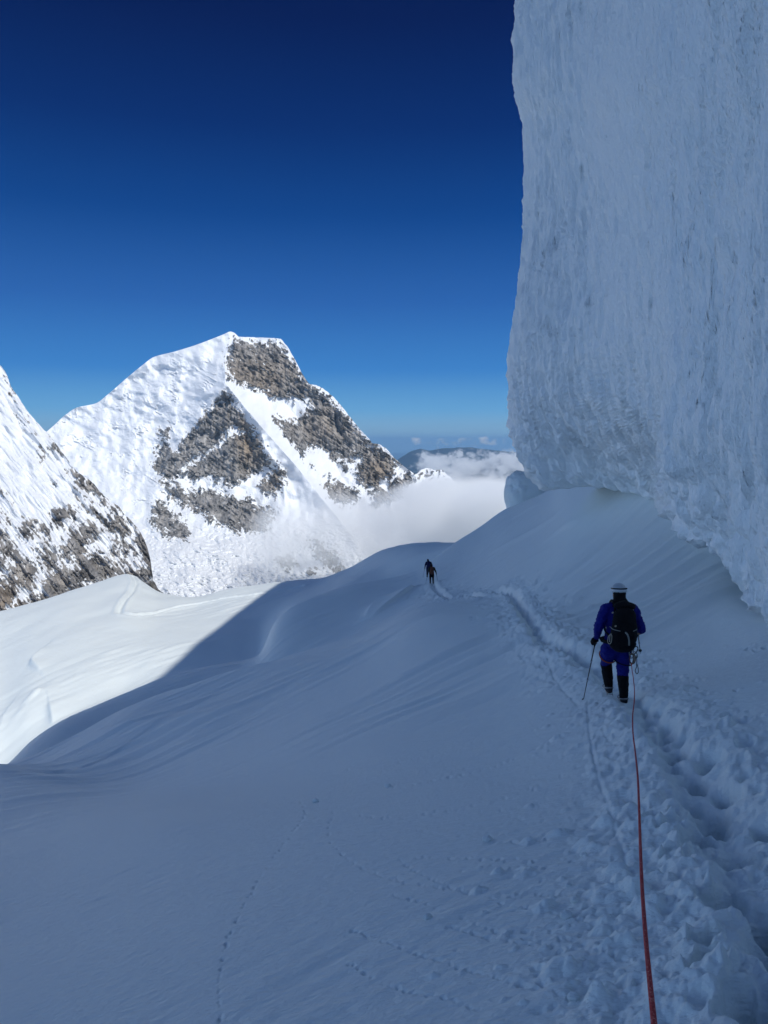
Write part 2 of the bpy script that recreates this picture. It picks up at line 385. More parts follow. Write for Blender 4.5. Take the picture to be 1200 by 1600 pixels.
def holes(line, L, a0, a1, step, off, dep, seed):
    r = np.random.default_rng(seed); s = a0; k = 0
    al = np.linspace(0, L, len(line))
    while s < a1:
        i = min(int(s/L*(len(line)-1)), len(line)-2)
        dvec = line[min(i+2, len(line)-1), :2]-line[max(i-2, 0), :2]; ang = math.atan2(dvec[1], dvec[0])
        nrm = np.array([-math.sin(ang), math.cos(ang)])
        c = line[i, :2]+nrm*(off*(1 if k % 2 else -1)+r.normal()*.03)
        dent(c, .135+r.random()*.05, .08+r.random()*.03, dep*(.8+.5*r.random()), ang+r.normal()*.15, .07)
        s += step*(.85+.3*r.random()); k += 1
holes(line1, L1, .2, L1*.999, .46, .09, .24, 3)
holes(line2, L2, .2, L2-.3, .52, .06, .20, 9)
# single boot prints and lumps on the right of the trench and along its sides
for (a, b, s) in ((1060, 1062, 1), (1075, 1080, .8), (1100, 1085, 1), (1118, 1098, 1.2), (1090, 1103, .9), (1135, 1122, 1.2), (1155, 1132, 1.2), (1125, 1143, 1), (1110, 1110, .7), (1165, 1165, 1.3), (1180, 1178, 1.2), (1195, 1190, 1.2),
                  (1170, 1222, 1.1), (1188, 1243, 1), (1160, 1200, .8), (1045, 1052, .8), (1030, 1060, .8), (1085, 1065, .7), (1145, 1100, .7), (1150, 1078, .7), (1015, 1068, .7), (1170, 1015, .9), (1182, 1018, .9), (1196, 1012, 1),
                  (1020, 1285, 1), (1045, 1300, 1.1), (1055, 1340, 1.2), (1080, 1350, 1), (1030, 1270, .8), (1110, 1515, 1.4), (1160, 1572, 1.6), (1095, 1480, 1.1), (1060, 1400, .8), (1020, 1375, .7)):
    g = ground(a, b); dent(g[:2], .075*s, .05*s, .08*s, random.uniform(.2, 1.6), .4, 2.4, .6)
# broken chunks of crust thrown out beside the steps
rc = np.random.default_rng(77)
for line, Lx, n, spread, bias in ((line1, L1, 760, .42, .10), (line2, L2, 420, .40, .0)):
    for _ in range(n):
        i = int(rc.random()**1.0*(len(line)*(.32 if line is line1 else 1)-2)); i = max(1, min(i, len(line)-2))
        dv = line[i+1, :2]-line[i-1, :2]; ang = math.atan2(dv[1], dv[0]); nr_ = np.array([-math.sin(ang), math.cos(ang)])
        off = rc.normal()*spread; off += math.copysign(.17, off)
        c = line[i, :2]+nr_*(off+bias)
        if c[1] > 13.5: continue
        sz = .016+.042*rc.random()**2.2
        dent(c, sz*(1+.6*rc.random()), sz, -sz*(.75+.5*rc.random()), rc.uniform(0, 3.1), 0, 3.4, .5)
for _ in range(520):      # the same on the wider upper trench
    i = int(len(line1)*(.33+.62*rc.random())); dv = line1[i+1, :2]-line1[i-1, :2]; ang = math.atan2(dv[1], dv[0]); nr_ = np.array([-math.sin(ang), math.cos(ang)])
    off = rc.normal()*.75; off += math.copysign(.30, off); c = line1[i, :2]+nr_*off; sz = .05+.10*rc.random()**1.5
    dent(c, sz*1.5, sz, sz*rc.choice([-1, 1])*.8, ang+math.pi/2+rc.normal()*.3, 0, 3.0, .6)
# rough crust spilled over the area between rope and trench, and right of it
apron = np.zeros_like(X)
m, d, arc, sg = path_dist(line1, 3.4)
xx, yy = X[m], Y[m]
w = np.where(sg > 0, sstep(1.9, .3, d), sstep(1.5, .25, d))*sstep(15, 11, yy)*(.35+.65*sstep(-.3, .35, fbm(xx*1.1, yy*1.1, 2.0, 2)))
apron[m] = w
dz[m] += w*(.035*fbm(xx*4, yy*4, 1.0, 3)+.030*billow(xx*12, yy*12, 3.0, 3)+.007*fbm(xx*30, yy*30, 1.0, 2)-.010)
m = (Y < 12)
g = sstep(1.6, 4.0, X-(.12*Y-.9)+.0)*m
dz += .006*fbm(X*14, Y*20, 5.0, 3)*m+.020*fbm(XR*1.2, YR*5.5, 15.0, 3)*sstep(16, 9, Y)*sstep(-.4, .3, fbm(X*.5, Y*.4, 3.3, 2))
# ---- little tracks left by rolling crumbs of snow
TRACKS = [
 ([(345, 1595), (343, 1540), (350, 1490), (368, 1440), (395, 1390), (430, 1335), (465, 1290), (477, 1265), (470, 1250)], 6.2, 1.0),
 ([(500, 1255), (520, 1270), (513, 1300), (530, 1330), (575, 1360), (640, 1380), (700, 1388), (760, 1395), (850, 1397), (910, 1400)], 6.0, .9),
 ([(612, 1335), (650, 1362), (720, 1390), (790, 1412), (860, 1425), (940, 1450), (1000, 1470)], 6.5, .9),
 ([(550, 1452), (600, 1472), (660, 1492), (720, 1512), (790, 1532), (850, 1548), (900, 1565)], 9, 1.1),
 ([(502, 1490), (560, 1515), (620, 1545), (680, 1556), (750, 1575)], 9, 1.0),
 ([(690, 1440), (740, 1458), (800, 1470), (860, 1478), (930, 1490), (1010, 1505)], 7, 1.1),
 ([(715, 1432), (765, 1452), (835, 1466), (905, 1470)], 7, 1.0),
 ([(603, 1230), (650, 1225), (700, 1215), (750, 1203), (800, 1185), (850, 1165), (897, 1138)], 11, 1.2),
 ([(520, 1270), (580, 1276), (640, 1275), (700, 1266), (760, 1256), (810, 1241), (860, 1220), (912, 1194)], 11, 1.1),
 ([(762, 1316), (800, 1315), (850, 1309), (900, 1298), (950, 1283), (1000, 1262)], 6, 1.2),
 ([(650, 1298), (700, 1303), (760, 1305), (830, 1302)], 9, .8),
 ([(640, 1340), (720, 1340), (800, 1343), (840, 1345)], 10, .9),
 ([(468, 1204), (560, 1200), (640, 1187), (720, 1164), (760, 1150)], 12, .6),
 ([(590, 1395), (640, 1405), (700, 1425)], 8, .8),
 ([(885, 1432), (930, 1428), (985, 1424)], 5, 1.2),
]
rr = np.random.default_rng(21)
for pts, gap, s in TRACKS:
    p = np.array(pts, float); d = np.r_[0, np.cumsum(np.linalg.norm(np.diff(p, axis=0), axis=1))]
    for t in np.arange(0, d[-1], gap):
        if rr.random() < .14+.25*max(0, 1-t/45.): continue
        a, b = pchip(d, p, [t+rr.normal()*gap*.22])[0]+rr.normal(size=2)*1.1
        g = ground(a, b); q = ground(a+2, b+1); k = g[1]/5.0
        tang = pchip(d, p, [min(t+3, d[-1])])[0]; g2 = ground(tang[0], tang[1]); ang = math.atan2(g2[1]-g[1], g2[0]-g[0])
        dent(g[:2], .017*s*k**.6*(1+.4*rr.random()), .012*s*k**.6, .019*s*k**.6*(.3+1.2*rr.random()), ang, .15, 2.2, 0)
for _ in range(420):      # crumbs and pits scattered down the slope left of the rope
    a, b = rr.uniform(700, 1010), rr.uniform(1230, 1600)
    if rr.random() > (a-640)/380: continue
    g = ground(a, b); s = rr.uniform(.5, 1.3)
    dent(g[:2], .022*s, .012*s, rr.choice([-1, 1], p=[.35, .65])*.018*s, rr.uniform(-.3, .9), .2, 2.2, .3)
# ski-pole and rope drag lines
for pts, w_, dp in (([(918, 1098), (922, 1150), (935, 1215), (950, 1265), (968, 1320), (985, 1375)], .013, .013), ([(937, 1140), (925, 1165), (928, 1190)], .014, .012), ([(940, 1140), (960, 1165), (985, 1178)], .014, .012), ([(700, 1020), (860, 1085), (905, 1098)], .02, .0)):
    ln, L = polyline(pts, .2); m, d, arc, sg = path_dist(ln, .3)
    dz[m] += -dp*np.exp(-(d/w_)**2)+.2*dp*np.exp(-((d-w_*2.2)/w_)**2)
ln, L = polyline([(905, 1105), (868, 1062), (848, 1020)], .2); m, d, arc, sg = path_dist(ln, .3); dz[m] += -.02*np.exp(-(d/.03)**2)
# ---- trail and small seracs on the sunlit ridge
ln, L = polyline([(470, 917), (440, 923), (400, 930), (340, 937), (290, 946), (245, 957), (210, 962), (188, 957), (192, 943), (205, 925), (212, 911), (207, 899)], 1.0, True)
m, d, arc, sg = path_dist(ln, 5)
dz[m] += -.34*np.exp(-(d/.38)**2)+.30*np.exp(-((d-.85)/.45)**2)*(.7+.5*pn(X[m]*1.5, Y[m]*1.5))
for pts, h in (([(70, 1012), (52, 1030), (62, 1050)], .9), ([(66, 1078), (50, 1082)], .5), ([(76, 1100), (82, 1132)], .7), ([(30, 1085), (8, 1115), (0, 1140)], .25)):
    ln, L = polyline(pts, .8, True); m, d, arc, sg = path_dist(ln, 7)
    sd = d*sg
    dz[m] += h*np.where(sd > 0, np.exp(-sd/2.2), np.exp(sd/.25))*np.sin(np.clip(arc/L, 0.02, .98)*math.pi)**.5
lit = sstep(84, 96, Y)
dz += lit*(.24*fbm(XR/6.0, YR/1.3, 3.0, 3)*sstep(-.15, .3, fbm(X/16, Y/16, 5.5, 2))+.25*fbm(X/9, Y/9, 2.0, 2))
def soften(A):
    B = A.copy(); B[1:-1] = .25*A[:-2]+.5*A[1:-1]+.25*A[2:]; D_ = B.copy(); D_[:, 1:-1] = .25*B[:, :-2]+.5*B[:, 1:-1]+.25*B[:, 2:]; return D_
nb = sstep(14, 9, Y)*sstep(3.6, 2.2, np.abs(X-(.36*Y+.35)))
d2 = soften(soften(dz)); dz = soften(dz)*(1-nb)+d2*nb
far_fade = sstep(300, 200, Y)
Z += dz*far_fade

def slope_z(x, y):
    """height of the finished slope at a world point (nearest mesh vertex)"""
    i = np.argmin((X-x)**2+(Y-y)**2)
    return float(Z.flat[i])

# carry the sheet back behind the photographer
U0, _ = ut(pxs, 2300)
extra = []
for yb, wdt in ((-60., 90.), (-20., 34.), (-6., 14.), (-1.5, 5.0), (.2, 2.4)):
    x = U0*wdt; xc = np.minimum(x, 9.0)
    extra.append(np.stack([x, np.full_like(x, yb), -1.65+.30*xc-.29*yb*(.75 if yb < -2 else 1)], -1))
co = np.concatenate([np.array(extra), np.stack([X, Y, Z], -1)], 0)
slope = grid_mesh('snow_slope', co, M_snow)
tag(slope, 'shaded blue snow slope with a boot trench, running out to a sunlit ridge', kind='structure')

# ------------------------------------------------------------------ serac wall
SIL = [(-900, 930), (-560, 880), (-400, 850), (-250, 828), (-100, 812), (0, 805), (99, 799), (150, 803), (190, 812), (260, 815), (340, 812), (430, 803), (500, 795), (570, 788), (620, 788), (670, 793), (710, 806), (740, 822), (765, 842), (900, 900)]
LIP = [(780, 757), (842, 762), (850, 764), (862, 756), (890, 751), (930, 755), (965, 768), (1000, 784), (1030, 797), (1056, 803), (1066, 818), (1078, 834), (1095, 856), (1120, 888), (1150, 925), (1175, 946), (1200, 957), (1240, 990), (1300, 1030)]
DLIP = [(780, 47), (800, 46.5), (815, 45), (842, 43.5), (880, 41), (930, 37), (1000, 27.5), (1056, 20.8), (1085, 18), (1150, 13.5), (1200, 11.2), (1300, 8.8)]
nc, nr = 380, 900
c1 = np.linspace(0, 1, nc)
# columns c: 0 = silhouette, 1 = px 1260; rows v: 0 = lip, 1 = far above the frame
v = np.concatenate([np.linspace(0, .78, 800), np.linspace(.78, 1, 100)[1:]]); nr = len(v)
PXL = 842+(1260-842)*c1                       # px of each column at the lip
pyl = lut(LIP, PXL)
PYW = pyl[None, :]+(-360-pyl[None, :])*v[:, None]
sil = lut(SIL, PYW)
PXW = sil+(1260-sil)*(c1[None, :]**1.0)
dl = lut(DLIP, PXL)
lean = 1-.10*sstep(0, .35, v)[:, None]*sstep(0, .5, c1)[None, :]-.04*v[:, None]
DW = dl[None, :]*lean
roundb = 2.2*(1-np.sqrt(np.clip(1-(1-np.clip(c1/.10, 0, 1))**2, 0, 1)))     # turn away at the silhouette
DW = DW+roundb[None, :]
DW = DW+5.0*sstep(.15, 0, v)[:, None]**1.6*sstep(1075, 1030, PXL)[None, :]*sstep(840, 985, PXL)[None, :]
DW = DW-1.6*np.exp(-((v-.22)/.12)**2)[:, None]*np.exp(-((c1-.12)/.2)**2)[None, :]
W = at(PXW, PYW, 1.0)*DW[..., None]
# the shallow hollow left of the crease and the bulge right of it
cre = (PXW-(1062-.05*(800-PYW)*(PYW < 800)))/60
W[..., 0] += 1.0*np.exp(-((cre+1.2)/1.3)**2)*sstep(100, 650, PYW)-.9*np.exp(-(cre/.9)**2)*sstep(250, 800, PYW)
# past the frame: run on beside and behind the photographer; past the silhouette: curl round the far end
right_off = [(0, 0), (.3, -1.6), (.5, -3.2), (.7, -5.2), (1.2, -8), (2.5, -13), (4.5, -20), (8, -32), (14, -50), (24, -70)]
left_off = [(1.2, 1.5), (4, 3.6), (9, 5), (18, 5.5), (30, 4)]
RW = W[:, -1:, :]+np.array([(a, b, 0) for a, b in right_off[1:]])[None]
rs = np.linspace(0, len(right_off)-1, 200)[1:]
ro = pchip(np.arange(len(right_off)), np.array([(a, b, 0) for a, b in right_off], float), rs)
RW = W[:, -1:, :]+ro[None]
lo = pchip(np.arange(len(left_off)+1), np.array([(0, 0, 0)]+[(a, b, 0) for a, b in left_off], float), np.linspace(0, len(left_off), 50)[1:])[::-1]
LW = W[:, :1, :]+lo[None]
W = np.concatenate([LW, W, RW], 1)
# surface normal of the smooth wall for the relief
def gnorm(G):
    a = np.gradient(G, axis=0); b = np.gradient(G, axis=1)
    n = np.cross(a, b); n /= np.linalg.norm(n, axis=-1, keepdims=True)+1e-9
    return n
N = gnorm(W)
if N[nr//2, nc//2+50, 0] > 0: N = -N
wx, wy, wz = W[..., 0], W[..., 1], W[..., 2]
along = wy*.9-wx*.3
big = .35*fbm(along/8, wz/10, 1.0, 2)
q = along+.25*wz*sstep(30, 10, wy)+.35*fbm(along/3, wz/3, 5.0, 2)
flute = np.abs(pn(q*1.55, wz*.22, 3.0))*.9+.5*np.abs(pn(q*3.3, wz*.5, 9.0))
patch = .45+.55*sstep(-.35, .35, fbm(along/9, wz/7, 12., 2)+.15*sstep(15, -2, wz))
rel = big-.31*flute*patch+.08*fbm(q*1.8, wz*.7, 6.0, 3)
rel += .03*fbm(q*5.0, wz*1.5, 2.0, 3)-.26*np.abs(pn(q*4.2+.3*pn(q*1.5, wz*.5), wz*.55, 4.0))*(.45+.55*patch)-.05*np.abs(pn(q*8, wz*1.3, 14.0))+.02*fbm(q*15, wz*7, 7.0, 2)
low = sstep(.20, 0, v)[:, None]
rel += low*(.75*billow(along*1.1, wz*1.0, 8.0, 3)-.10)
W = W+N*rel[..., None]
# ragged lip
v_low = sstep(.05, 0, v)[:, None]
W[..., 2] += v_low*(.50*fbm(along*1.0, 0*wz, 3.0, 4)-.05+.12*pn(along*5, 0*wz, 1.0))
# underside and cap
und = []
for dx, dy_, dz_ in ((14., 3., 4.0), (6., 1.6, .9), (2.5, .7, .25), (1.0, .3, -.02), (.35, .1, -.10)):
    und.append(W[:1]+np.array([dx, dy_, dz_])*np.array([1, 1, 1]))
cap = [W[-1:]+np.array([dx, dy_, dz_]) for dx, dy_, dz_ in ((.8, .1, .7), (2.5, .3, 1.6), (6, .5, 3.0), (14, 0, 5.5))]
W2 = np.concatenate(und+[W]+cap, 0)
u5 = len(und)
W2[:u5] += (N[:1]*.12)*fbm(W2[:u5, :, 0]*1.2, W2[:u5, :, 1]*1.2, 1.0, 3)[..., None]*3
wall = grid_mesh('ice_cliff', W2, M_rime)
tag(wall, 'towering overhanging wall of fluted rime ice, in blue shade at the right', 'ice cliff', kind='structure')

# summit ridge behind the ice wall; its crest throws the shadow seen on the slope
gy = np.linspace(-120, 170, 150); gx = np.linspace(0, 1, 120)
GY, GX = np.meshgrid(gy, gx, indexing='ij')
x0 = np.maximum(13, .20*GY+5)
xc = np.maximum(30, x0+6)
crest = lut([(-120, 85), (-60, 84), (-25, 82), (0, 79), (20, 75), (50, 69), (79, 62), (95, 57), (110, 45), (140, 5), (170, -30)], GY)
hx = np.where(GX < .5, x0+(xc-x0)*(GX/.5), xc+(GX-.5)/.5*200)
zl = lut([(-120, 10), (0, 0), (60, -6), (170, -40)], GY)
tt = GX/.5
hz = np.where(GX < .5, zl+(crest-zl)*np.clip(tt, 0, 1)**.8, crest-(GX-.5)*220)
hz += .25*fbm(hx/8, GY/8, 2.0, 3)
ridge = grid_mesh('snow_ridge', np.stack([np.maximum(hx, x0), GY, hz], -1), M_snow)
tag(ridge, 'snow ridge rising behind the ice wall', kind='structure')

# ------------------------------------------------------------------ far mountains
def signed_poly(px, py, poly):
    """signed distance in photo pixels to an outline, positive inside"""
    p = np.array(poly, float); n = len(p)
    d = np.full(px.shape, 1e9); inside = np.zeros(px.shape, bool)
    for i in range(n):
        a, b = p[i], p[(i+1) % n]
        e = b-a; t = np.clip(((px-a[0])*e[0]+(py-a[1])*e[1])/(e@e+1e-9), 0, 1)
        d = np.minimum(d, np.hypot(px-a[0]-t*e[0], py-a[1]-t*e[1]))
        c = ((a[1] > py) != (b[1] > py)) & (px < (b[0]-a[0])*(py-a[1])/(b[1]-a[1]+1e-12)+a[0])
        inside ^= c
    return np.where(inside, d, -d)
def line_d(px, py, pts):
    p = np.array(pts, float); d = np.full(px.shape, 1e9)
    for a, b in zip(p[:-1], p[1:]):
        e = b-a; t = np.clip(((px-a[0])*e[0]+(py-a[1])*e[1])/(e@e+1e-9), 0, 1)
        d = np.minimum(d, np.hypot(px-a[0]-t*e[0], py-a[1]-t*e[1]))
    return d

def rock_mat(name):
    """snow, with bare rock where the 'rock' attribute is high; streaky grey to tan granite"""
    m = mat(name, (.88, .90, .92), .6, .2)
    b = m.node_tree.nodes['Principled BSDF']
    at_ = nd(m, 'ShaderNodeAttribute'); at_.attribute_name = 'rock'
    br = nd(m, 'ShaderNodeAttribute'); br.attribute_name = 'tan'
    tc = nd(m, 'ShaderNodeTexCoord')
    mp = nd(m, 'ShaderNodeMapping'); mp.inputs['Scale'].default_value = (1/22., 1/60., 1/75.); lk(m, tc.outputs['Object'], mp.inputs[0])
    n1 = nd(m, 'ShaderNodeTexNoise', Scale=1.0, Detail=6.0, Roughness=.65); lk(m, mp.outputs[0], n1.inputs['Vector'])
    n2 = nd(m, 'ShaderNodeTexNoise', Scale=1/9.0, Detail=4.0, Roughness=.7); lk(m, tc.outputs['Object'], n2.inputs['Vector'])
    r1 = nd(m, 'ShaderNodeValToRGB'); e = r1.color_ramp.elements
    e[0].position = .32; e[0].color = (.07, .071, .074, 1); e[1].position = .66; e[1].color = (.46, .445, .42, 1)
    e.new(.5).color = (.25, .243, .232, 1)
    lk(m, n1.outputs[0], r1.inputs[0])
    r2 = nd(m, 'ShaderNodeValToRGB'); e = r2.color_ramp.elements
    e[0].position = .30; e[0].color = (.10, .085, .068, 1); e[1].position = .70; e[1].color = (.42, .34, .25, 1)
    lk(m, n1.outputs[0], r2.inputs[0])
    mt = nd(m, 'ShaderNodeMix'); mt.data_type = 'RGBA'
    lk(m, br.outputs['Fac'], mt.inputs[0]); lk(m, r1.outputs[0], mt.inputs[6]); lk(m, r2.outputs[0], mt.inputs[7])
    ad = nd(m, 'ShaderNodeMath'); ad.operation = 'MULTIPLY_ADD'; ad.inputs[1].default_value = .30; lk(m, n2.outputs[0], ad.inputs[0]); lk(m, at_.outputs['Fac'], ad.inputs[2])
    mr = nd(m, 'ShaderNodeMapRange'); mr.inputs[1].default_value = .60; mr.inputs[2].default_value = .70; lk(m, ad.outputs[0], mr.inputs[0])
    mx = nd(m, 'ShaderNodeMix'); mx.data_type = 'RGBA'
    lk(m, mr.outputs[0], mx.inputs[0]); mx.inputs[6].default_value = (.86, .89, .91, 1); lk(m, mt.outputs[2], mx.inputs[7])
    lk(m, mx.outputs[2], b.inputs['Base Color'])
    bp = nd(m, 'ShaderNodeBump', Strength=1.0, Distance=5.0); lk(m, n2.outputs[0], bp.inputs['Height']); lk(m, bp.outputs[0], b.inputs['Normal'])
    return m
M_rock = rock_mat('snowy_rock')

# --- the big peak
SKY1 = [(-60, 775), (40, 700), (85, 664), (100, 650), (120, 637), (150, 630), (170, 615), (200, 589), (222, 571), (240, 558), (270, 550), (300, 541), (330, 530), (350, 522), (360, 518), (366, 520), (374, 526), (400, 527), (437, 529), (446, 537), (460, 560), (475, 588), (483, 599), (495, 602), (508, 609), (522, 621), (536, 637), (550, 655), (562, 670), (572, 680), (583, 692), (592, 694), (604, 701), (612, 711), (624, 722), (640, 735), (652, 740), (660, 733), (668, 731), (680, 734), (690, 734), (698, 741), (706, 747), (720, 765), (745, 800), (790, 860)]
mpx = np.arange(-20, 760, .85); mv = np.linspace(0, 1, 560)
sk = lut(SKY1, mpx)
sk = sk+(1.3*fbm(mpx/7, 0*mpx, 3.0, 4)+2.2*np.abs(fbm(mpx/9, 0*mpx, 6.0, 4)))*sstep(330, 450, mpx)
MX = np.broadcast_to(mpx[None], (len(mv), len(mpx)))
MY = sk[None]+(975-sk[None])*mv[:, None]
DEP = [(500, 4330), (560, 4230), (620, 4120), (700, 3950), (780, 3720), (835, 3430), (870, 3050), (920, 2600), (980, 2250)]
MD = lut(DEP, MY)
MD += 330*sstep(350, 90, MX)*sstep(860, 640, MY)          # the snowy left shoulder lies further back
# snow arete running down towards the viewer and the rock ribs beside it
ar = line_d(MX, MY, [(362, 518), (352, 560), (352, 598), (385, 640), (420, 680), (460, 725), (500, 775), (560, 850)])
MD -= 190*np.exp(-ar/38)*sstep(505, 620, MY)
ar2 = line_d(MX, MY, [(352, 598), (318, 650), (285, 690), (262, 720), (250, 760)]); MD -= 60*np.exp(-ar2/16)
ar3 = line_d(MX, MY, [(483, 600), (545, 655), (600, 700), (650, 745), (640, 800)]); MD -= 70*np.exp(-ar3/25)
ar4 = line_d(MX, MY, [(402, 655), (415, 700), (440, 735), (446, 790)]); MD -= 40*np.exp(-ar4/12)
ar5 = line_d(MX, MY, [(430, 610), (470, 660), (520, 720), (560, 790)]); MD += 50*np.exp(-ar5/22)
ROCK1 = [
 [(364, 531), (392, 533), (430, 532), (448, 545), (462, 566), (476, 592), (500, 612), (488, 626), (462, 622), (438, 626), (418, 616), (398, 608), (380, 603), (358, 590), (354, 565)],
 [(478, 602), (508, 614), (535, 642), (560, 672), (582, 694), (604, 704), (624, 724), (610, 740), (592, 736), (572, 722), (560, 712), (548, 720), (520, 716), (498, 700), (486, 698), (472, 716), (456, 700), (438, 672), (428, 652), (456, 660), (472, 650), (484, 632)],
 [(586, 700), (606, 704), (622, 722), (614, 742), (596, 762), (574, 764), (560, 748), (558, 726), (568, 708)],
 [(352, 612), (368, 632), (384, 650), (396, 672), (412, 700), (424, 722), (414, 742), (392, 744), (370, 768), (344, 752), (330, 748), (318, 756), (300, 748), (282, 742), (268, 752), (248, 744), (240, 728), (246, 700), (262, 688), (284, 686), (308, 664), (330, 636)],
 [(246, 672), (270, 662), (292, 664), (300, 676), (280, 690), (252, 686)],
 [(432, 728), (444, 738), (446, 752), (430, 774), (412, 770), (400, 758), (416, 744)],
 [(290, 770), (320, 762), (350, 772), (380, 770), (398, 790), (420, 794), (432, 800), (410, 832), (372, 832), (340, 818), (312, 802), (292, 792)],
 [(250, 752), (275, 756), (296, 772), (306, 796), (286, 790), (266, 776)],
 [(234, 806), (250, 782), (268, 800), (290, 818), (298, 838), (284, 844), (262, 838), (244, 828)],
 [(505, 758), (530, 752), (556, 764), (560, 786), (536, 790), (516, 776)],
 [(580, 764), (612, 752), (640, 738), (650, 744), (636, 762), (622, 778), (600, 786), (588, 792)],
 [(500, 700), (520, 720), (540, 724), (546, 740), (520, 748), (500, 736), (488, 720)],
 [(480, 848), (505, 852), (530, 870), (522, 888), (500, 878), (492, 864)],
 [(424, 872), (452, 868), (470, 880), (450, 892)], [(518, 880), (536, 878), (532, 894), (516, 896)], [(470, 896), (492, 890), (500, 902), (480, 908)],
]
SNOW1 = [
 [(366, 606), (384, 604), (470, 706), (510, 770), (560, 840), (470, 820), (455, 760), (430, 712), (404, 668)],       # the arete
 [(276, 734), (300, 718), (330, 700), (352, 682), (362, 676), (356, 688), (330, 708), (302, 728), (282, 742)],
 [(392, 674), (380, 672), (362, 664), (350, 676), (360, 684)],
 [(426, 626), (446, 620), (478, 632), (474, 650), (450, 660), (428, 650), (414, 636)],
 [(486, 702), (504, 700), (528, 722), (552, 742), (570, 768), (548, 766), (520, 746), (498, 742), (478, 724)],
 [(296, 748), (330, 744), (352, 764), (398, 740), (426, 722), (422, 740), (384, 782), (352, 776), (318, 764), (300, 760)],
 [(262, 640), (330, 625), (346, 610), (310, 662), (288, 686), (274, 712), (262, 700)],
 [(594, 748), (618, 744), (604, 768), (588, 764)],
]
wpx = MX+5*fbm(MX/14, MY/14, 1.0, 3); wpy = MY+5*fbm(MX/14, MY/14, 7.0, 3)
rk = np.full(MX.shape, -60.0)
for p in ROCK1: rk = np.maximum(rk, signed_poly(wpx, wpy, p))
sn = np.full(MX.shape, -60.0)
for p in SNOW1: sn = np.maximum(sn, signed_poly(wpx, wpy, p))
rk = np.minimum(rk, -sn*1.6+2)
speck = fbm((MX+MY*.5)/5.0, (MY-MX*.5)/9.0, 2.0, 4); speck2 = fbm(MX/2.6, MY/3.6, 5.0, 3)
mott = sstep(-10, 10, rk)
upperface = np.exp(-((MX-415)/50)**2-((MY-560)/50)**2)
speck3 = fbm(MX/8, MY/5, 8.0, 4)
lede = fbm((MX+MY*.7)/22, (MY-MX*.7)/5.5, 4.0, 4)
inner = sstep(4, 22, rk)
vein = np.exp(-(fbm((MX+MY*.9)/34+.5*fbm(MX/12, MY/12, 3., 2), (MY-MX*.6)/13, 24.0, 4)/.035)**2)
rock = .53+np.clip(rk, -14, 16)*.030+.36*speck+.30*speck2+.42*lede+.30*speck3-.12*upperface+.05*inner*(1-upperface)-.42*vein
rock = np.where(rk < -9, rock-.012*np.clip(-9-rk, 0, 20)-.08, rock)
rock += .16*np.exp(-((MX-150)/70)**2-((MY-760)/40)**2)*0
right_end = sstep(640, 655, MX)*sstep(770, 745, MY)
rock = np.maximum(rock, right_end*(.42+.55*speck+.4*speck3))
rock *= sstep(910, 890, MY)
tan = np.clip(np.exp(-((MX-388)/18)**2-((MY-690)/42)**2)*1.1+.75*np.exp(-((MX-400)/60)**2-((MY-590)/40)**2)+.45*np.exp(-((MX-500)/60)**2-((MY-665)/35)**2)+.8*np.exp(-((MX-590)/28)**2-((MY-735)/25)**2)+.6*np.exp(-((MX-430)/14)**2-((MY-750)/18)**2)+.35*fbm(MX/20, MY/30, 3.0, 3), 0, 1)
rm_ = sstep(.45, .65, rock)
# relief along the line of sight: fluted rock, icefall blocks, wind-drifted snow
MD += 26*rm_*lede-34*rm_*np.abs(pn(MX/11+MY/45+.5*fbm(MX/20, MY/20, 3., 2), MY/40, 3.0))-38*rm_*np.abs(fbm(MX/24-MY/60, MY/40, 13.0, 3))-12*rm_*np.abs(pn(MX/4.5, MY/18, 5.))-9*rm_*fbm(MX/4.0, MY/7.0, 9.0, 3)-70*fbm(MX/38, MY/38, 2.0, 3)-30*rm_*fbm(MX/12, MY/12, 22.0, 3)*sstep(0, 40, MY-sk[None])
ice = sstep(20, -10, MX-250-(MY-600)*-.15)*0+sstep(380, 330, MX)*sstep(540, 575, MY)*(1-rm_)*sstep(860, 800, MY)
a_ = math.radians(-32); RX = MX*math.cos(a_)-MY*math.sin(a_); RY = MX*math.sin(a_)+MY*math.cos(a_)
MD += ice*sstep(-.08, .28, fbm(MX/34, MY/20, 2.0, 3)+.02)*(-11*billow(RX/14+.8*fbm(MX/20, MY/20, 4., 2), RY/6, 1.0, 4)-5*np.abs(fbm(RX/5, RY/3, 4.0, 3)))+ice*(-8*fbm(RX/42, RY/13, 7., 2)-20*fbm(MX/17, MY/13, 7., 4)*sstep(-.3, .25, fbm(MX/50, MY/40, 2.5, 2)))-ice*11*sstep(-.05, .3, fbm(MX/26, MY/20, 31.0, 3))*sstep(.10, .0, np.abs(fbm(RX/26+.6*fbm(MX/9, MY/9, 1., 2), RY/13, 17., 2)))
gl = sstep(800, 850, MY)
MD += gl*(-30*fbm((MX-MY)/16, (MX+MY)/40, 2.0, 4)-60*billow(MX/12, MY/6, 7.0, 3))
MDp = at(MX, MY, 1.0)*MD[..., None]
# far side of the mountain
back = []
for dx, f in ((60, .02), (250, .10), (800, .42), (1500, .95)):
    b = MDp[:1].copy(); b *= (1+dx/b[..., 1:2]); b[..., 0] -= dx*.25; b[..., 2] = b[..., 2]-(b[..., 2]+700)*f; back.insert(0, b)
foot = MDp[-1:].copy(); foot[..., 2] -= 120; foot[..., 1] -= 60
MP = np.concatenate(back+[MDp, foot], 0)
padr = lambda a: np.concatenate([np.repeat(a[:1], 4, 0), a, a[-1:]], 0)
peak = grid_mesh('mountain', MP, M_rock, attrs={'rock': padr(rock), 'tan': padr(tan)})
tag(peak, 'snow covered peak with a broad grey and tan rock face and a snow rib running down it', kind='structure')

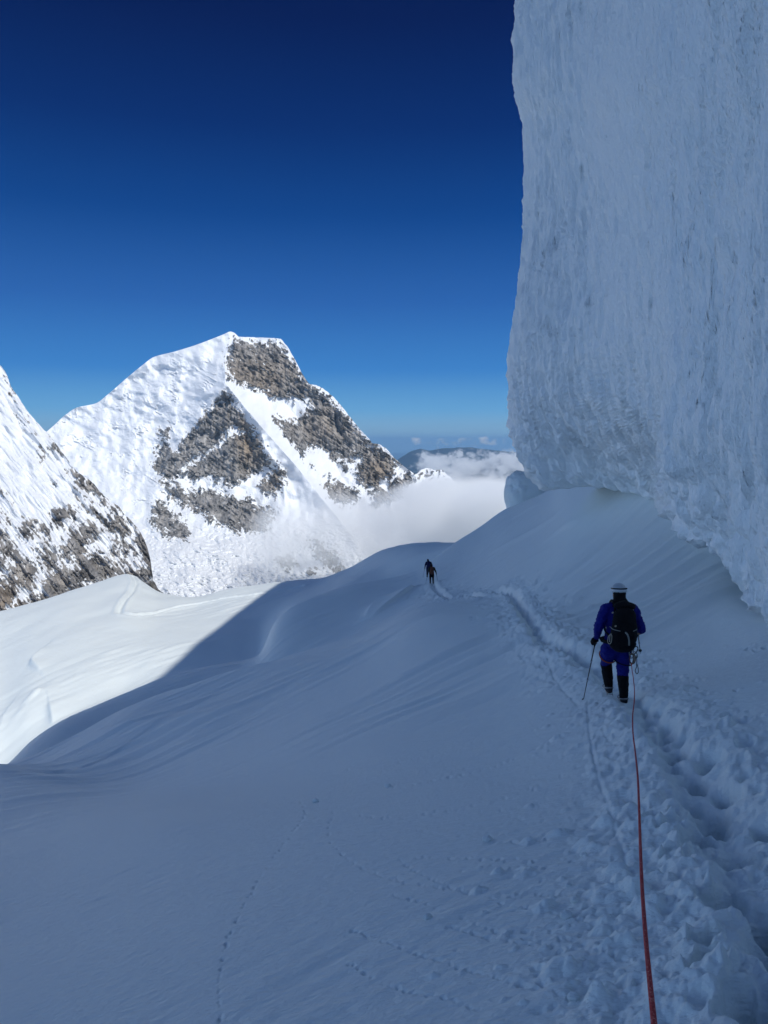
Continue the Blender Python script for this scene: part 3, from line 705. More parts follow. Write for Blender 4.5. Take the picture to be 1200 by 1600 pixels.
# --- the nearer peak at the left edge
SKY2 = [(-700, 300), (-300, 390), (-120, 470), (-40, 535), (0, 571), (9, 582), (17, 603), (30, 622), (42, 641), (60, 662), (78, 681), (88, 694), (104, 716), (122, 738), (140, 750), (160, 772), (186, 793), (203, 812), (216, 826), (226, 845), (234, 870), (240, 905), (262, 935), (300, 985), (340, 1040)]
lpx = np.concatenate([np.linspace(-700, -60, 90)[:-1], np.arange(-60, 340, .8)]); lv = np.linspace(0, 1, 520)
sk2 = lut(SKY2, lpx)+3.2*fbm(lpx/9, 0*lpx, 1.0, 5)
LX = np.broadcast_to(lpx[None], (len(lv), len(lpx)))
LY = sk2[None]+(1080-sk2[None])*lv[:, None]
LD = lut([(300, 1900), (570, 1650), (700, 1500), (850, 1330), (960, 1200), (1090, 1080)], LY)
LD += -120*sstep(250, 0, LX)*sstep(600, 900, LY)
a2 = math.radians(52)      # streaks run down to the right
SX = LX*math.cos(a2)+LY*math.sin(a2); SY = -LX*math.sin(a2)+LY*math.cos(a2)
SNOW2 = [[(-60, 600), (0, 640), (22, 652), (40, 690), (70, 740), (90, 770), (92, 782), (72, 800), (78, 824), (56, 808), (30, 800), (0, 728), (-60, 640)]]
sn2 = signed_poly(LX+4*fbm(LX/9, LY/9, 3., 3), LY+4*fbm(LX/9, LY/9, 6., 3), SNOW2[0])
dens = lut([(560, .02), (640, .10), (720, .20), (790, .30), (850, .47), (900, .56), (960, .62), (1090, .7)], LY)
edge = np.exp(-np.maximum(LY-sk2[None], 0)/20)*sstep(650, 700, LY)
cluster = fbm(LX/38, LY/38, 4.0, 3)
rockL = .20+.66*dens+.40*fbm(SX/17, SY/4.2, 2.0, 4)+.26*fbm(LX/4.5, LY/4.5, 5.0, 4)+.52*cluster+.18*fbm(SX/60, SY/9, 12.0, 3)+.14*edge
rockL -= sstep(-4, 5, sn2)*.8
tanL = np.clip(.1+.9*np.exp(-((LX+5)/40)**2-((LY-940)/30)**2)+.3*fbm(LX/20, LY/20, 1.0, 3), 0, .8)
rl = sstep(.45, .65, rockL)
LD += -26*fbm(SX/45, SY/14, 3.0, 2)-9*rl*fbm(LX/5, LY/5, 2.0, 3)-8*np.abs(pn(SX/30, SY/5, 3.0))-6*rl
LP = at(LX, LY, 1.0)*LD[..., None]
back = []
for dx, f in ((20, .02), (100, .14), (300, .5), (600, 1.0)):
    b = LP[:1].copy(); b *= (1+dx/b[..., 1:2]); b[..., 0] -= dx*.5; b[..., 2] = b[..., 2]-(b[..., 2]+550)*f; back.insert(0, b)
foot = LP[-1:].copy(); foot[..., 2] -= 100
LPP = np.concatenate(back+[LP, foot], 0)
lefto = grid_mesh('mountain', LPP, M_rock, attrs={'rock': padr(rockL), 'tan': padr(tanL)})
tag(lefto, 'steep mountain flank of snow streaks and broken dark rock at the left edge', kind='structure')

# --- distant ranges, valley floor
M_far = mat('forest_range', (.03, .038, .055), .9, .1)
def far_range(name, sky, base, d0, d1, px0, px1, amp, label):
    fx = np.linspace(px0, px1, 420); fv = np.linspace(0, 1, 70)
    s_ = lut(sky, fx)+amp*fbm(fx/14, 0*fx, d0*.001, 5)
    A = np.broadcast_to(fx[None], (len(fv), len(fx))); B = s_[None]+(base-s_[None])*fv[:, None]
    D = d1+(d0-d1)*fv[:, None]+0*A
    D = D-(.035*d0*fbm(A/16, B/9, 3.0, 4)+.02*d0*np.abs(pn(A/7, B/30, 2.0)))*sstep(0, .2, fv)[:, None]
    p = at(A, B, 1.0)*D[..., None]
    b0 = p[:1].copy(); b0[..., 1] += .2*d0; b0[..., 2] -= .05*d0
    o = grid_mesh(name, np.concatenate([b0, p], 0), M_far)
    tag(o, label, kind='structure'); return o
far_range('hills', [(-400, 735), (560, 730), (606, 728), (625, 716), (645, 704), (656, 701), (668, 704), (690, 701), (722, 699), (760, 702), (800, 706), (900, 712), (1500, 730)], 790, 26000, 34000, -400, 1500, 1.6, 'dark blue range of hills far off under the cumulus')
far_range('hills', [(-400, 742), (600, 742), (680, 738), (730, 735), (780, 722), (830, 712), (900, 718), (1500, 735)], 830, 15000, 21000, -400, 1500, 2.0, 'lower blue foothills far off in front of the range')
bm = bmesh.new(); bmesh.ops.create_circle(bm, cap_ends=True, radius=160000, segments=96)
me = bpy.data.meshes.new('ground'); bm.to_mesh(me); bm.free()
gr = link('ground', me, M_far); gr.location = (0, 0, -2300); tag(gr, 'hazy dark valley floor reaching the horizon', kind='structure')

# ------------------------------------------------------------------ clouds and air
def volume_mat(name, dens, scale, thr, fade, det=5.0, aniso=.2, stretch=(1, 1, 1), rough=.6, col=(.975, .99, .985), push=.6):
    """noise cloud that thins out towards the walls of its own box; fade: (x0, x1, y0, y1, z0, z1) widths 0..1"""
    m = bpy.data.materials.new(name); m.use_nodes = True; nt = m.node_tree
    nt.nodes.remove(nt.nodes['Principled BSDF'])
    N_ = lambda t, **k: nt.nodes.new(t)
    v_ = N_('ShaderNodeVolumePrincipled'); v_.inputs['Color'].default_value = (*col, 1); v_.inputs['Anisotropy'].default_value = aniso
    nt.links.new(v_.outputs[0], nt.nodes['Material Output'].inputs['Volume'])
    tc = N_('ShaderNodeTexCoord'); mp = N_('ShaderNodeMapping'); mp.inputs['Scale'].default_value = tuple(k/scale for k in stretch)
    nt.links.new(tc.outputs['Object'], mp.inputs[0])
    nz = N_('ShaderNodeTexNoise'); nz.inputs['Scale'].default_value = 1.0; nz.inputs['Detail'].default_value = det; nz.inputs['Roughness'].default_value = rough
    nt.links.new(mp.outputs[0], nz.inputs['Vector'])
    sx = N_('ShaderNodeSeparateXYZ'); nt.links.new(tc.outputs['Generated'], sx.inputs[0])
    prev = None
    for ax in range(3):
        for side in (0, 1):
            w = fade[ax*2+side]
            if w <= 0: continue
            mr = N_('ShaderNodeMapRange'); mr.interpolation_type = 'SMOOTHSTEP'
            mr.inputs[1].default_value = 0.0 if side == 0 else 1.0; mr.inputs[2].default_value = w if side == 0 else 1-w
            nt.links.new(sx.outputs[ax], mr.inputs[0])
            if prev is None: prev = mr.outputs[0]
            else:
                mm = N_('ShaderNodeMath'); mm.operation = 'MULTIPLY'; nt.links.new(prev, mm.inputs[0]); nt.links.new(mr.outputs[0], mm.inputs[1]); prev = mm.outputs[0]
    # noise - (1-fade)*.6, then threshold
    f1 = N_('ShaderNodeMath'); f1.operation = 'MULTIPLY_ADD'; nt.links.new(prev, f1.inputs[0]); f1.inputs[1].default_value = push; f1.inputs[2].default_value = -push
    ad = N_('ShaderNodeMath'); ad.operation = 'ADD'; nt.links.new(nz.outputs[0], ad.inputs[0]); nt.links.new(f1.outputs[0], ad.inputs[1])
    m2 = N_('ShaderNodeMapRange'); m2.inputs[1].default_value = thr[0]; m2.inputs[2].default_value = thr[1]; m2.inputs[3].default_value = 0; m2.inputs[4].default_value = dens
    nt.links.new(ad.outputs[0], m2.inputs[0]); nt.links.new(m2.outputs[0], v_.inputs['Density'])
    return m
def cloud(name, x0, x1, y0, y1, z0, z1, m, label, cat=None):
    bm = bmesh.new(); bmesh.ops.create_cube(bm, size=1)
    me = bpy.data.meshes.new(name); bm.to_mesh(me); bm.free()
    me.transform(Matrix.Diagonal((x1-x0, y1-y0, z1-z0, 1)))
    o = link(name, me, m, smooth=False); o.location = ((x0+x1)/2, (y0+y1)/2, (z0+z1)/2)
    tag(o, label, kind='stuff'); return o
def cbox(px0, px1, d0, d1, py_top, py_bot):
    dm = (d0+d1)/2; a, b = at(px0, py_top, dm), at(px1, py_top, dm)
    return a[0], b[0], d0, d1, float(at(600, py_bot, dm)[2]), float(at(600, py_top, dm)[2])
cloud('cloud_bank', *cbox(430, 1000, 1450, 2300, 731, 985), volume_mat('bank', .022, 270, (.31, .60), (.55, .05, .2, .2, .0, .18), 7.0, -.4, (1, 1, 1.2), .62, push=.36), 'thick pale cloud bank filling the valley behind the saddle')
cloud('mist', *cbox(330, 660, 2250, 2900, 730, 925), volume_mat('mist', .0052, 190, (.34, .62), (.3, .3, .2, .2, .3, .45), 6.0, -.3, push=.4), 'thin grey mist drifting across the foot of the rock face')
cloud('cloud_field', *cbox(640, 880, 14500, 20500, 692, 748), volume_mat('cumulus', .014, 520, (.535, .59), (.10, .05, .05, .05, .25, .60), 6.0, -.35, (1, 1, 1.6), .66, push=.16), 'broken white cumulus field over the far blue range')
cloud('cloud_field', *cbox(630, 800, 26000, 29000, 676, 702), volume_mat('shreds', .005, 620, (.60, .68), (.1, .1, .1, .1, .3, .4), 5.0, -.2, push=.25), 'small grey cloud scraps above the far blue range')
# the air itself
def haze_box():
    m = bpy.data.materials.new('air'); m.use_nodes = True; nt = m.node_tree
    nt.nodes.remove(nt.nodes['Principled BSDF'])
    v_ = nt.nodes.new('ShaderNodeVolumePrincipled'); v_.inputs['Color'].default_value = (.38, .70, 1, 1)
    v_.inputs['Density'].default_value = 1.7e-5; v_.inputs['Anisotropy'].default_value = .1
    nt.links.new(v_.outputs[0], nt.nodes['Material Output'].inputs['Volume'])
    bm = bmesh.new(); bmesh.ops.create_cube(bm, size=1)
    me = bpy.data.meshes.new('haze'); bm.to_mesh(me); bm.free()
    me.transform(Matrix.Diagonal((340000, 340000, 2990, 1)))
    o = link('haze', me, m, smooth=False); o.location = (0, 0, -2301+1495); tag(o, 'thin blue haze', kind='stuff')
haze_box()

# ------------------------------------------------------------------ soft bodies: chains of tapered limbs fused into one surface
def _unit():
    bm = bmesh.new(); bmesh.ops.create_icosphere(bm, subdivisions=2, radius=1.0)
    v = np.array([tuple(q.co) for q in bm.verts]); f = np.array([[q.index for q in p.verts] for p in bm.faces]); bm.free(); return v, f
_UV, _UF = _unit()
def fuse(name, chains, vox, m, parent=None, smooth=2, noise=0.0):
    """chains: lists of (Vector, radius[, flatten]) ; every chain is swept, all are fused by a voxel remesh"""
    V, Fa, nv = [], [], 0
    for ch in chains:
        items = []
        for i, c in enumerate(ch):
            p, r = np.array(tuple(c[0])), c[1]; fl = np.array(c[2] if len(c) > 2 else (1, 1, 1), float)
            items.append((p, r*fl))
            if i:
                p0, r0 = np.array(tuple(ch[i-1][0])), ch[i-1][1]; f0 = np.array(ch[i-1][2] if len(ch[i-1]) > 2 else (1, 1, 1), float)
                n = max(2, int(np.linalg.norm(p-p0)/(min(r, r0)*.45)))
                for k in range(1, n):
                    t = k/n; items.append((p0+(p-p0)*t, (r0+(r-r0)*t)*(f0+(fl-f0)*t)))
        for p, rv in items:
            V.append(_UV*rv+p); Fa.append(_UF+nv); nv += len(_UV)
    V = np.concatenate(V); Fa = np.concatenate(Fa)
    me = bpy.data.meshes.new(name); me.vertices.add(len(V)); me.vertices.foreach_set('co', V.astype(np.float32).reshape(-1))
    me.loops.add(Fa.size); me.loops.foreach_set('vertex_index', Fa.astype(np.int32).reshape(-1))
    me.polygons.add(len(Fa)); me.polygons.foreach_set('loop_start', (np.arange(len(Fa))*3).astype(np.int32)); me.update(calc_edges=True)
    tmp = bpy.data.objects.new('tmp_'+name, me); C.objects.link(tmp)
    md = tmp.modifiers.new('r', 'REMESH'); md.mode = 'VOXEL'; md.voxel_size = vox
    if smooth:
        ms = tmp.modifiers.new('s', 'SMOOTH'); ms.factor = .5; ms.iterations = smooth*2
    dg = bpy.context.evaluated_depsgraph_get(); dg.update()
    out = bpy.data.meshes.new_from_object(tmp.evaluated_get(dg)); bpy.data.objects.remove(tmp); bpy.data.meshes.remove(me)
    out.name = name
    if noise:
        n = len(out.vertices); co_ = np.empty(n*3, np.float32); out.vertices.foreach_get('co', co_); c = co_.reshape(-1, 3).astype(float)
        nn = np.empty(n*3, np.float32); out.vertices.foreach_get('normal', nn); nn = nn.reshape(-1, 3)
        h = noise*(fbm(c[:, 0]*9, c[:, 1]*9, c[:, 2]*14, 3)-.5*np.abs(pn(c[:, 0]*14, c[:, 1]*14, c[:, 2]*30)))
        out.vertices.foreach_set('co', (c+nn*h[:, None]).astype(np.float32).reshape(-1))
    return link(name, out, m, parent)

def tube(name, pts, r, m, parent=None, seg=8, res=10):
    """smooth round cord through points; r number or list"""
    p = np.array([tuple(q) for q in pts], float); d = np.r_[0, np.cumsum(np.linalg.norm(np.diff(p, axis=0), axis=1))]
    rad = np.array([r]*len(p) if np.isscalar(r) else r, float)
    n = max(2, (len(p)-1)*res+1) if len(p) > 2 else 2
    t = np.linspace(0, d[-1], n); q = pchip(d, p, t); rr_ = np.interp(t, d, rad)
    tg = np.gradient(q, axis=0); tg /= np.linalg.norm(tg, axis=1)[:, None]+1e-12
    up = np.array([0, 0, 1.]) if abs(tg[0, 2]) < .9 else np.array([1., 0, 0])
    V = []
    for i in range(n):
        a = np.cross(tg[i], up); a /= np.linalg.norm(a)+1e-9; b = np.cross(a, tg[i]); up = b
        for k in range(seg):
            th = 2*math.pi*k/seg; V.append(q[i]+rr_[i]*(a*math.cos(th)+b*math.sin(th)))
    Fc = [(i*seg+k, i*seg+(k+1) % seg, (i+1)*seg+(k+1) % seg, (i+1)*seg+k) for i in range(n-1) for k in range(seg)]
    Fc += [tuple(range(seg))[::-1], tuple((n-1)*seg+k for k in range(seg))]
    me = bpy.data.meshes.new(name); me.from_pydata([tuple(x) for x in V], [], Fc); me.update()
    return link(name, me, m, parent)

def cloth_mat(name, col, rough=.7, scale=260, dist=.0015, folds=None):
    m = mat(name, col, rough, .25); b = m.node_tree.nodes['Principled BSDF']
    tc = nd(m, 'ShaderNodeTexCoord'); nz = nd(m, 'ShaderNodeTexNoise', Scale=scale, Detail=3.0); lk(m, tc.outputs['Object'], nz.inputs['Vector'])
    bp = nd(m, 'ShaderNodeBump', Strength=.6, Distance=dist); lk(m, nz.outputs[0], bp.inputs['Height'])
    n2 = nd(m, 'ShaderNodeTexNoise', Scale=14.0, Detail=3.0); lk(m, tc.outputs['Object'], n2.inputs['Vector'])
    b2 = nd(m, 'ShaderNodeBump', Strength=.5, Distance=.012); lk(m, n2.outputs[0], b2.inputs['Height']); lk(m, bp.outputs[0], b2.inputs['Normal'])
    lk(m, b2.outputs[0], b.inputs['Normal'])
    mx = nd(m, 'ShaderNodeMix'); mx.data_type = 'RGBA'; lk(m, n2.outputs[0], mx.inputs[0])
    mx.inputs[6].default_value = (*[c*.75 for c in col], 1); mx.inputs[7].default_value = (*[min(1, c*1.25) for c in col], 1); lk(m, mx.outputs[2], b.inputs['Base Color'])
    return m
M_blue = cloth_mat('blue_shell', (.004, .007, .16), .8); M_black = cloth_mat('black_fabric', (.003, .003, .0045), .9); M_blackp = mat('black_plastic', (.012, .012, .014), .45)
M_skin = mat('skin', (.42, .24, .16), .5); M_helmet = mat('helmet_shell', (.42, .46, .48), .35, .5); M_white = mat('white_strap', (.7, .72, .72), .5)
M_alu = mat('aluminium', (.35, .36, .38), .35, .5, .8); M_grey = cloth_mat('grey_webbing', (.22, .23, .22)); M_orange = cloth_mat('orange_webbing', (.42, .09, .03))
M_boot = cloth_mat('boot', (.02, .02, .024)); M_steel = mat('steel', (.28, .29, .31), .4, .5, .8); M_tan = cloth_mat('beige_webbing', (.34, .30, .24))
M_olive = cloth_mat('olive_shell', (.012, .016, .012)); M_rust = cloth_mat('rust_pack', (.10, .035, .02)); M_navy = cloth_mat('navy_shell', (.005, .008, .05))

def crampon(parent, heel, toe, name='crampon'):
    """steel frame with points under a boot, heel and toe at ground level"""
    h, t = Vector(heel), Vector(toe); f = (t-h).normalized(); s = f.cross(Vector((0, 0, 1))).normalized(); bm_ = []
    me_pts = []
    root = tube(name, [h+s*.03, h.lerp(t, .3)+s*.034, h.lerp(t, .62)+s*.045, t+s*.03, t-s*.03, h.lerp(t, .62)-s*.045, h.lerp(t, .3)-s*.034, h-s*.03, h+s*.03], .005, M_steel, parent, 6, 3)
    for u_ in (0, .25, .55, .8, 1.0):
        for sd in (-1, 1):
            b = h.lerp(t, u_)+s*sd*.037
            tube('spike', [b, b+Vector((0, 0, -.035))+s*sd*.006+(f*.02 if u_ == 1 else f*0)], [.006, .0015], M_steel, root, 5)
    return root

def pole(top, tip, label, group, r=.008):
    top, tip = Vector(top), Vector(tip); o = empty('trekking_pole', tip); d = (top-tip); L = d.length; d = d.normalized()
    z = Vector((0, 0, 0))
    tube('shaft', [z, d*L*.36, d*L*.37, d*L*.66, d*L*.67, d*(L-.12)], [r*.75, r*.75, r*.95, r*.95, r*1.15, r*1.15], M_blackp, o, 8, 1)
    tube('tip', [z, -d*.05], [r*.6, r*.25], M_steel, o, 6)
    tube('clamp', [d*(L*.355), d*(L*.355+.035)], r*1.7, M_alu, o, 8); tube('clamp', [d*(L*.655), d*(L*.655+.035)], r*1.8, M_alu, o, 8)
    tube('grip', [d*(L-.15), d*(L-.10), d*(L-.03), d*L, d*(L+.02)], [r*1.5, r*2.1, r*1.9, r*2.4, r*1.6], M_black, o, 10, 4)
    bk = tube('basket', [d*.045, d*.052], [.026, .016], M_blackp, o, 14)
    tag(o, label, 'trekking pole', group); return o

def glove(parent, palm, grip_dir, side, m, sc=1.0):
    """five separate fingers closed round a pole that passes through the palm along grip_dir"""
    g = Vector(grip_dir).normalized(); s = Vector((side, .12, 0)).normalized(); f = g.cross(s).normalized()
    if f.y < 0: f = -f
    p = Vector(palm)
    ch = [[(p-s*-.012*side*0+s*.030+g*.035, .026*sc), (p+s*.030-g*.035, .025*sc)], [(p+s*.03, .034*sc), (p+s*.03+g*.06-f*.02, .034*sc)]]
    for k, ln in enumerate((.9, 1.0, .95, .8)):
        b = p+s*.018+g*(.036-.024*k)
        ch.append([(b+f*.012, .0125*sc), (b+f*.036*ln, .012*sc), (b-s*.026+f*.036*ln, .011*sc), (b-s*.038+f*.008, .010*sc)])
    ch.append([(p+s*.02+g*.045-f*.008, .0145*sc), (p-s*.010+g*.050-f*.026, .0135*sc), (p-s*.030+g*.038-f*.012, .011*sc)])
    return fuse('glove', ch, .0065, m, parent, 1)

def climber(root_px, D, hpx, J, cols, label, vox=.014, group=None, detail=True, helmet=True):
    """J: joint name -> (px, py, depth offset). Everything is built round a real person at distance D."""
    o = Vector(at(root_px[0], root_px[1], D)); root = empty('person', o)
    tag(root, label, 'person', group)
    L = {k: Vector(at(a, b, D+c))-o for k, (a, b, c) in J.items()}
    jk, pt, bt, gl_, hd = cols
    head, neck, chest, belly, pelvis = L['head'], L['neck'], L['chest'], L['belly'], L['pelvis']
    fl = (1.0, .70, 1.0)
    up = (L['head']-L['neck']).normalized(); fw = Vector((0, 1, 0))
    # one continuous body with face, ears, hands and feet
    ch = [[(head+up*.045, .088, (.90, 1.05, 1.0)), (head-up*.03+fw*.02, .075, (.88, 1, 1))], [(head-up*.05, .055), (neck, .058)],
          [(neck, .06), (chest, .14, (1.25, .78, 1)), (belly, .13, (1.1, .75, 1)), (pelvis, .14, (1.12, .8, 1))],
          [(head+fw*.09-up*.01, .014), (head+fw*.105-up*.025, .013)], [(head+fw*.082-up*.052, .012, (2.0, .7, .5)), (head+fw*.084-up*.052, .012, (2.0, .7, .5))]]
    for sd in (-1, 1):
        ch.append([(head+Vector((sd*.084, 0, -.005)), .02, (.4, .8, 1.4)), (head+Vector((sd*.088, -.004, -.008)), .018, (.4, .8, 1.3))])
        ch.append([(head+Vector((sd*.03, .088, .018)), .012, (1.3, .6, .7)), (head+Vector((sd*.031, .088, .018)), .012, (1.3, .6, .7))])
    for sd, s in (('L', -1), ('R', 1)):
        ch.append([(L['sh'+sd], .056), (L['el'+sd], .042), (L['wr'+sd], .028)])
        ch.append([(L['hip'+sd], .09), (L['kn'+sd], .058), (L['an'+sd], .042), (L['toe'+sd].lerp(L['an'+sd], .3), .036)])
        h = L['wr'+sd]
        for k in range(5): ch.append([(h, .018), (h+Vector((s*.01*(k-2), .012, -.05)), .008), (h+Vector((s*.010*(k-2), .03, -.075+.004*abs(k-2))), .007)])
    fuse('body', ch, max(vox*.8, .011), M_skin, root, 1)
    # jacket
    jc = [[(neck-up*.03, .085), (chest, .165, (1.3, .88, 1)), (belly, .155, (1.2, .9, 1)), (belly.lerp(pelvis, .6), .165, (1.2, .85, 1))]]
    for sd in 'LR':
        jc.append([(chest.lerp(L['sh'+sd], .55)+up*.03, .10), (L['sh'+sd], .088), (L['sh'+sd].lerp(L['el'+sd], .5), .082), (L['el'+sd], .073), (L['el'+sd].lerp(L['wr'+sd], .6), .060), (L['wr'+sd], .046)])
    fuse('jacket', jc, vox, jk, root, 2, .03 if detail else .0)
    # trousers
    tc_ = [[(belly.lerp(pelvis, .75), .155, (1.2, .88, 1)), (pelvis, .165, (1.2, .9, 1))]]
    for sd in 'LR':
        tc_.append([(L['hip'+sd], .128), (L['hip'+sd].lerp(L['kn'+sd], .5), .110), (L['kn'+sd], .090), (L['kn'+sd].lerp(L['an'+sd], .22), .080)])
    fuse('trousers', tc_, vox, pt, root, 2, .03 if detail else .0)
    for sd in 'LR':
        kn, an, toe = L['kn'+sd], L['an'+sd], L['toe'+sd]
        fuse('gaiter', [[(kn.lerp(an, .12 if J.get('gait'+sd) else .22), .088), (kn.lerp(an, .5), .083), (kn.lerp(an, .85), .070), (an, .066)]], vox, bt, root, 2, .010 if detail else 0)
        heel = an+Vector((0, -.06, -.07))
        fuse('boot', [[(an, .062), (an+Vector((0, -.01, -.05)), .060)], [(heel+Vector((0, .02, 0)), .048), (an.lerp(toe, .5)+Vector((0, 0, -.035)), .048, (1, 1, .9)), (toe, .042, (1.05, 1, .8))]], vox*.85, M_boot, root, 1)
        for kk in (0, .5):
            c_ = an+Vector((0, .01+.07*kk, -.045)); tube('boot_strap', [c_+Vector((.070*math.sin(t), .075*math.cos(t), .02*math.cos(t)*(1 if kk else -1))) for t in np.linspace(0, 2*math.pi, 14)], .0075, M_alu if detail else M_black, root, 6, 2)
        if detail: crampon(root, heel+Vector((0, -.02, -.045)), toe+Vector((0, .03, -.035)))
    # hood / balaclava, helmet
    fuse('hood', [[(head+up*.03-fw*.01, .103, (.95, 1.0, 1)), (head-up*.07, .088), (neck+up*.02-fw*.03, .105, (1.15, .8, 1)), (neck-up*.04-fw*.04, .13, (1.25, .6, .7))]], vox, hd, root, 2, .006)
    if helmet:
        hc = head+up*.075
        hm = fuse('helmet', [[(hc-up*.01, .112, (.97, 1.1, .80)), (hc+up*.018, .098, (.97, 1.1, .80))]], min(vox, .010), M_helmet, root, 2)
        for dz_, w_, mm, rr_ in ((.014, .010, M_black, .108), (-.016, .013, M_white, .1105)):
            ring = [hc+Vector((rr_*.985*math.sin(t), -rr_*1.1*math.cos(t), dz_*1.0+.016*(math.cos(t)))) for t in np.linspace(-2.1, 2.1, 22)]
            tube('helmet_band' if mm is M_black else 'goggle_strap', ring, w_*.8, mm, root, 8, 2)
    return root, L, o

# ---- the near climber
g0 = ground(974, 1097); D0 = float(g0[1]); gl0 = ground(951, 1090)
print('near climber ground', g0, gl0)
JN = dict(head=(967.5, 929, .10), neck=(968, 944, .06), chest=(968, 960, .02), belly=(966, 985, .0), pelvis=(963, 1007, .0),
          shL=(947.5, 951, .03), elL=(935, 979, -.02), wrL=(931.5, 998, .12), shR=(989, 953, .03), elR=(1002, 982, -.03), wrR=(999.5, 985, .24),
          hipL=(952, 1014, .0), knL=(947, 1034, .20), anL=(951, 1070, .18), toeL=(952, 1075, .36), hipR=(974, 1014, .0), knR=(973, 1050, .06), anR=(974.5, 1087, .0), toeR=(972, 1087, .18), gaitL=(0, 0, 1))
per, LN, o0 = climber((974, 1097), D0, 180, JN, (M_blue, M_blue, M_black, M_black, M_black), 'nearest person on the trail, in blue jacket and trousers with black gaiters and pale helmet', .013)
hL = LN['wrL']+Vector((.0, .035, -.055)); tipL = Vector(ground(911, 1096))-o0
topL = hL+(hL-tipL).normalized()*.06
glove(per, hL, (hL-tipL), -1, M_black, 1.25)
hR = LN['wrR']+Vector((-.01, .06, -.03)); tipR = Vector(at(1000.5, 1019, D0+.62))-o0
glove(per, hR, (hR-tipR), 1, M_black, 1.2)
pole(o0+topL, o0+tipL, 'long trekking pole planted in the snow to the left of the blue climber', 'trekking poles of the nearest climber')
pole(o0+hR+(hR-tipR).normalized()*.06, o0+tipR, 'trekking pole pointing forward past the right hip of the blue climber', 'trekking poles of the nearest climber')
# harness over the trousers
belt = [LN['pelvis']+Vector((.21*math.sin(t), -.165*math.cos(t), .055)) for t in np.linspace(0, 2*math.pi, 26)]
tube('harness', belt, .018, M_black, per, 8, 2)
for sd, hx_ in (('L', -1), ('R', 1)):
    c = LN['hip'+sd].lerp(LN['kn'+sd], .55); ax_ = (LN['kn'+sd]-LN['hip'+sd]).normalized(); a_v = ax_.cross(Vector((0, 1, 0))).normalized(); b_v = ax_.cross(a_v)
    tube('leg_loop', [c+a_v*.118*math.cos(t)+b_v*.118*math.sin(t)+ax_*.03*math.cos(t) for t in np.linspace(0, 2*math.pi, 20)], .009, M_orange if sd == 'L' else M_black, per, 6, 2)
# backpack
def backpack(o, L, main, label, detail=True, vox=.014):
    b = empty('backpack', o); tag(b, label, 'backpack')
    up = (L['neck']-L['pelvis']).normalized(); c, bl, nk = L['chest'], L['belly'], L['neck']
    back = Vector((0, -.24, 0))
    fuse('pack_body', [[(c+back*.95+up*.02+Vector((.005, 0, 0)), .15, (1.1, .75, 1)), (bl+back*1.02+Vector((.01, 0, 0)), .160, (1.2, .8, 1)), (bl.lerp(L['pelvis'], .62)+back*.95+Vector((.012, 0, 0)), .155, (1.25, .75, .9))],
                       [(c+back*.9+Vector((-.07, 0, 0)), .09), (bl+back*.9+Vector((-.085, 0, -.04)), .10)], [(c+back*.9+Vector((.08, 0, 0)), .09), (bl+back*.9+Vector((.10, 0, -.04)), .10)]], vox, main, b, 2, .012)
    fuse('pack_lid', [[(nk+back*.86+Vector((-.06, 0, .02)), .082, (1.1, 1.1, .7)), (nk+back*.90+Vector((.0, 0, .035)), .092, (1.1, 1.1, .7)), (nk+back*.86+Vector((.08, 0, .015)), .082, (1.1, 1.1, .7))]], vox, main, b, 2, .012)
    for sd in (-1, 1):
        sh = L['shL'] if sd < 0 else L['shR']
        q = nk.lerp(sh, .55)
        tube('shoulder_strap', [c+back*.55+Vector((sd*.10, 0, .02)), q+Vector((0, -.07, .075)), q+Vector((0, .03, .085)), q+Vector((sd*.01, .13, -.03)), bl+Vector((sd*.17, .08, .0)), bl+Vector((sd*.16, -.10, -.05))], .017, main, b, 8, 6)
        tube('hip_belt', [L['pelvis']+Vector((sd*.04, -.24, .09)), L['pelvis']+Vector((sd*.19, -.12, .08)), L['pelvis']+Vector((sd*.215, .03, .075)), L['pelvis']+Vector((sd*.10, .16, .07)), L['pelvis']+Vector((0, .175, .07))], .020, main, b, 8, 6)
        if detail:
            tube('compression_strap', [bl+Vector((sd*.175, -.18, .10)), bl+Vector((sd*.165, -.30, .09)), bl+Vector((sd*.09, -.385, .085))], .006, M_grey, b, 6, 4)
    if detail:
        tube('haul_loop', [nk+Vector((-.03, -.10, .06)), nk+Vector((-.02, -.11, .10)), nk+Vector((.03, -.11, .10)), nk+Vector((.04, -.10, .06))], .006, M_black, b, 6, 4)
        for px_, py_ in ((957, 957.5), (961.5, 978.5), (988.5, 953.5)):
            q = Vector(at(px_, py_, D0-.40 if px_ < 980 else D0-.09))-o
            fuse('buckle', [[(q, .012), (q+Vector((.006, 0, .004)), .012)]], .004, M_tan, b, 0)
    return b
backpack(o0, LN, M_black, 'tall black backpack carried by the climber in blue')
# loops and hardware hanging from pack and harness
def loop(name, pts, r, m, label, cat, group=None):
    base = Vector(pts[0]); o = empty(name, base); tube('cord', [Vector(p)-base for p in pts], r, m, o, 6, 5); tag(o, label, cat, group); return o
Q = lambda px, py, off: at(px, py, D0+off)
loop('sling', [Q(955, 990, -.36), Q(950.5, 995, -.37), Q(949.5, 1001, -.36), Q(951, 1005.5, -.35), Q(953, 1006, -.35), Q(955.5, 1001, -.37), Q(956, 994, -.38), Q(954.5, 990.5, -.37), Q(952.8, 996, -.38), Q(952.6, 1003, -.38)], .006, M_tan, 'pale cord sling looped at the lower left corner of the black backpack', 'sling')
loop('sling', [Q(977, 988, -.40), Q(980, 991, -.41), Q(982, 996, -.41), Q(983, 1002, -.39), Q(983, 1008, -.36)], .013, M_grey, 'short grey webbing strap curving down the lower right of the black backpack', 'strap')
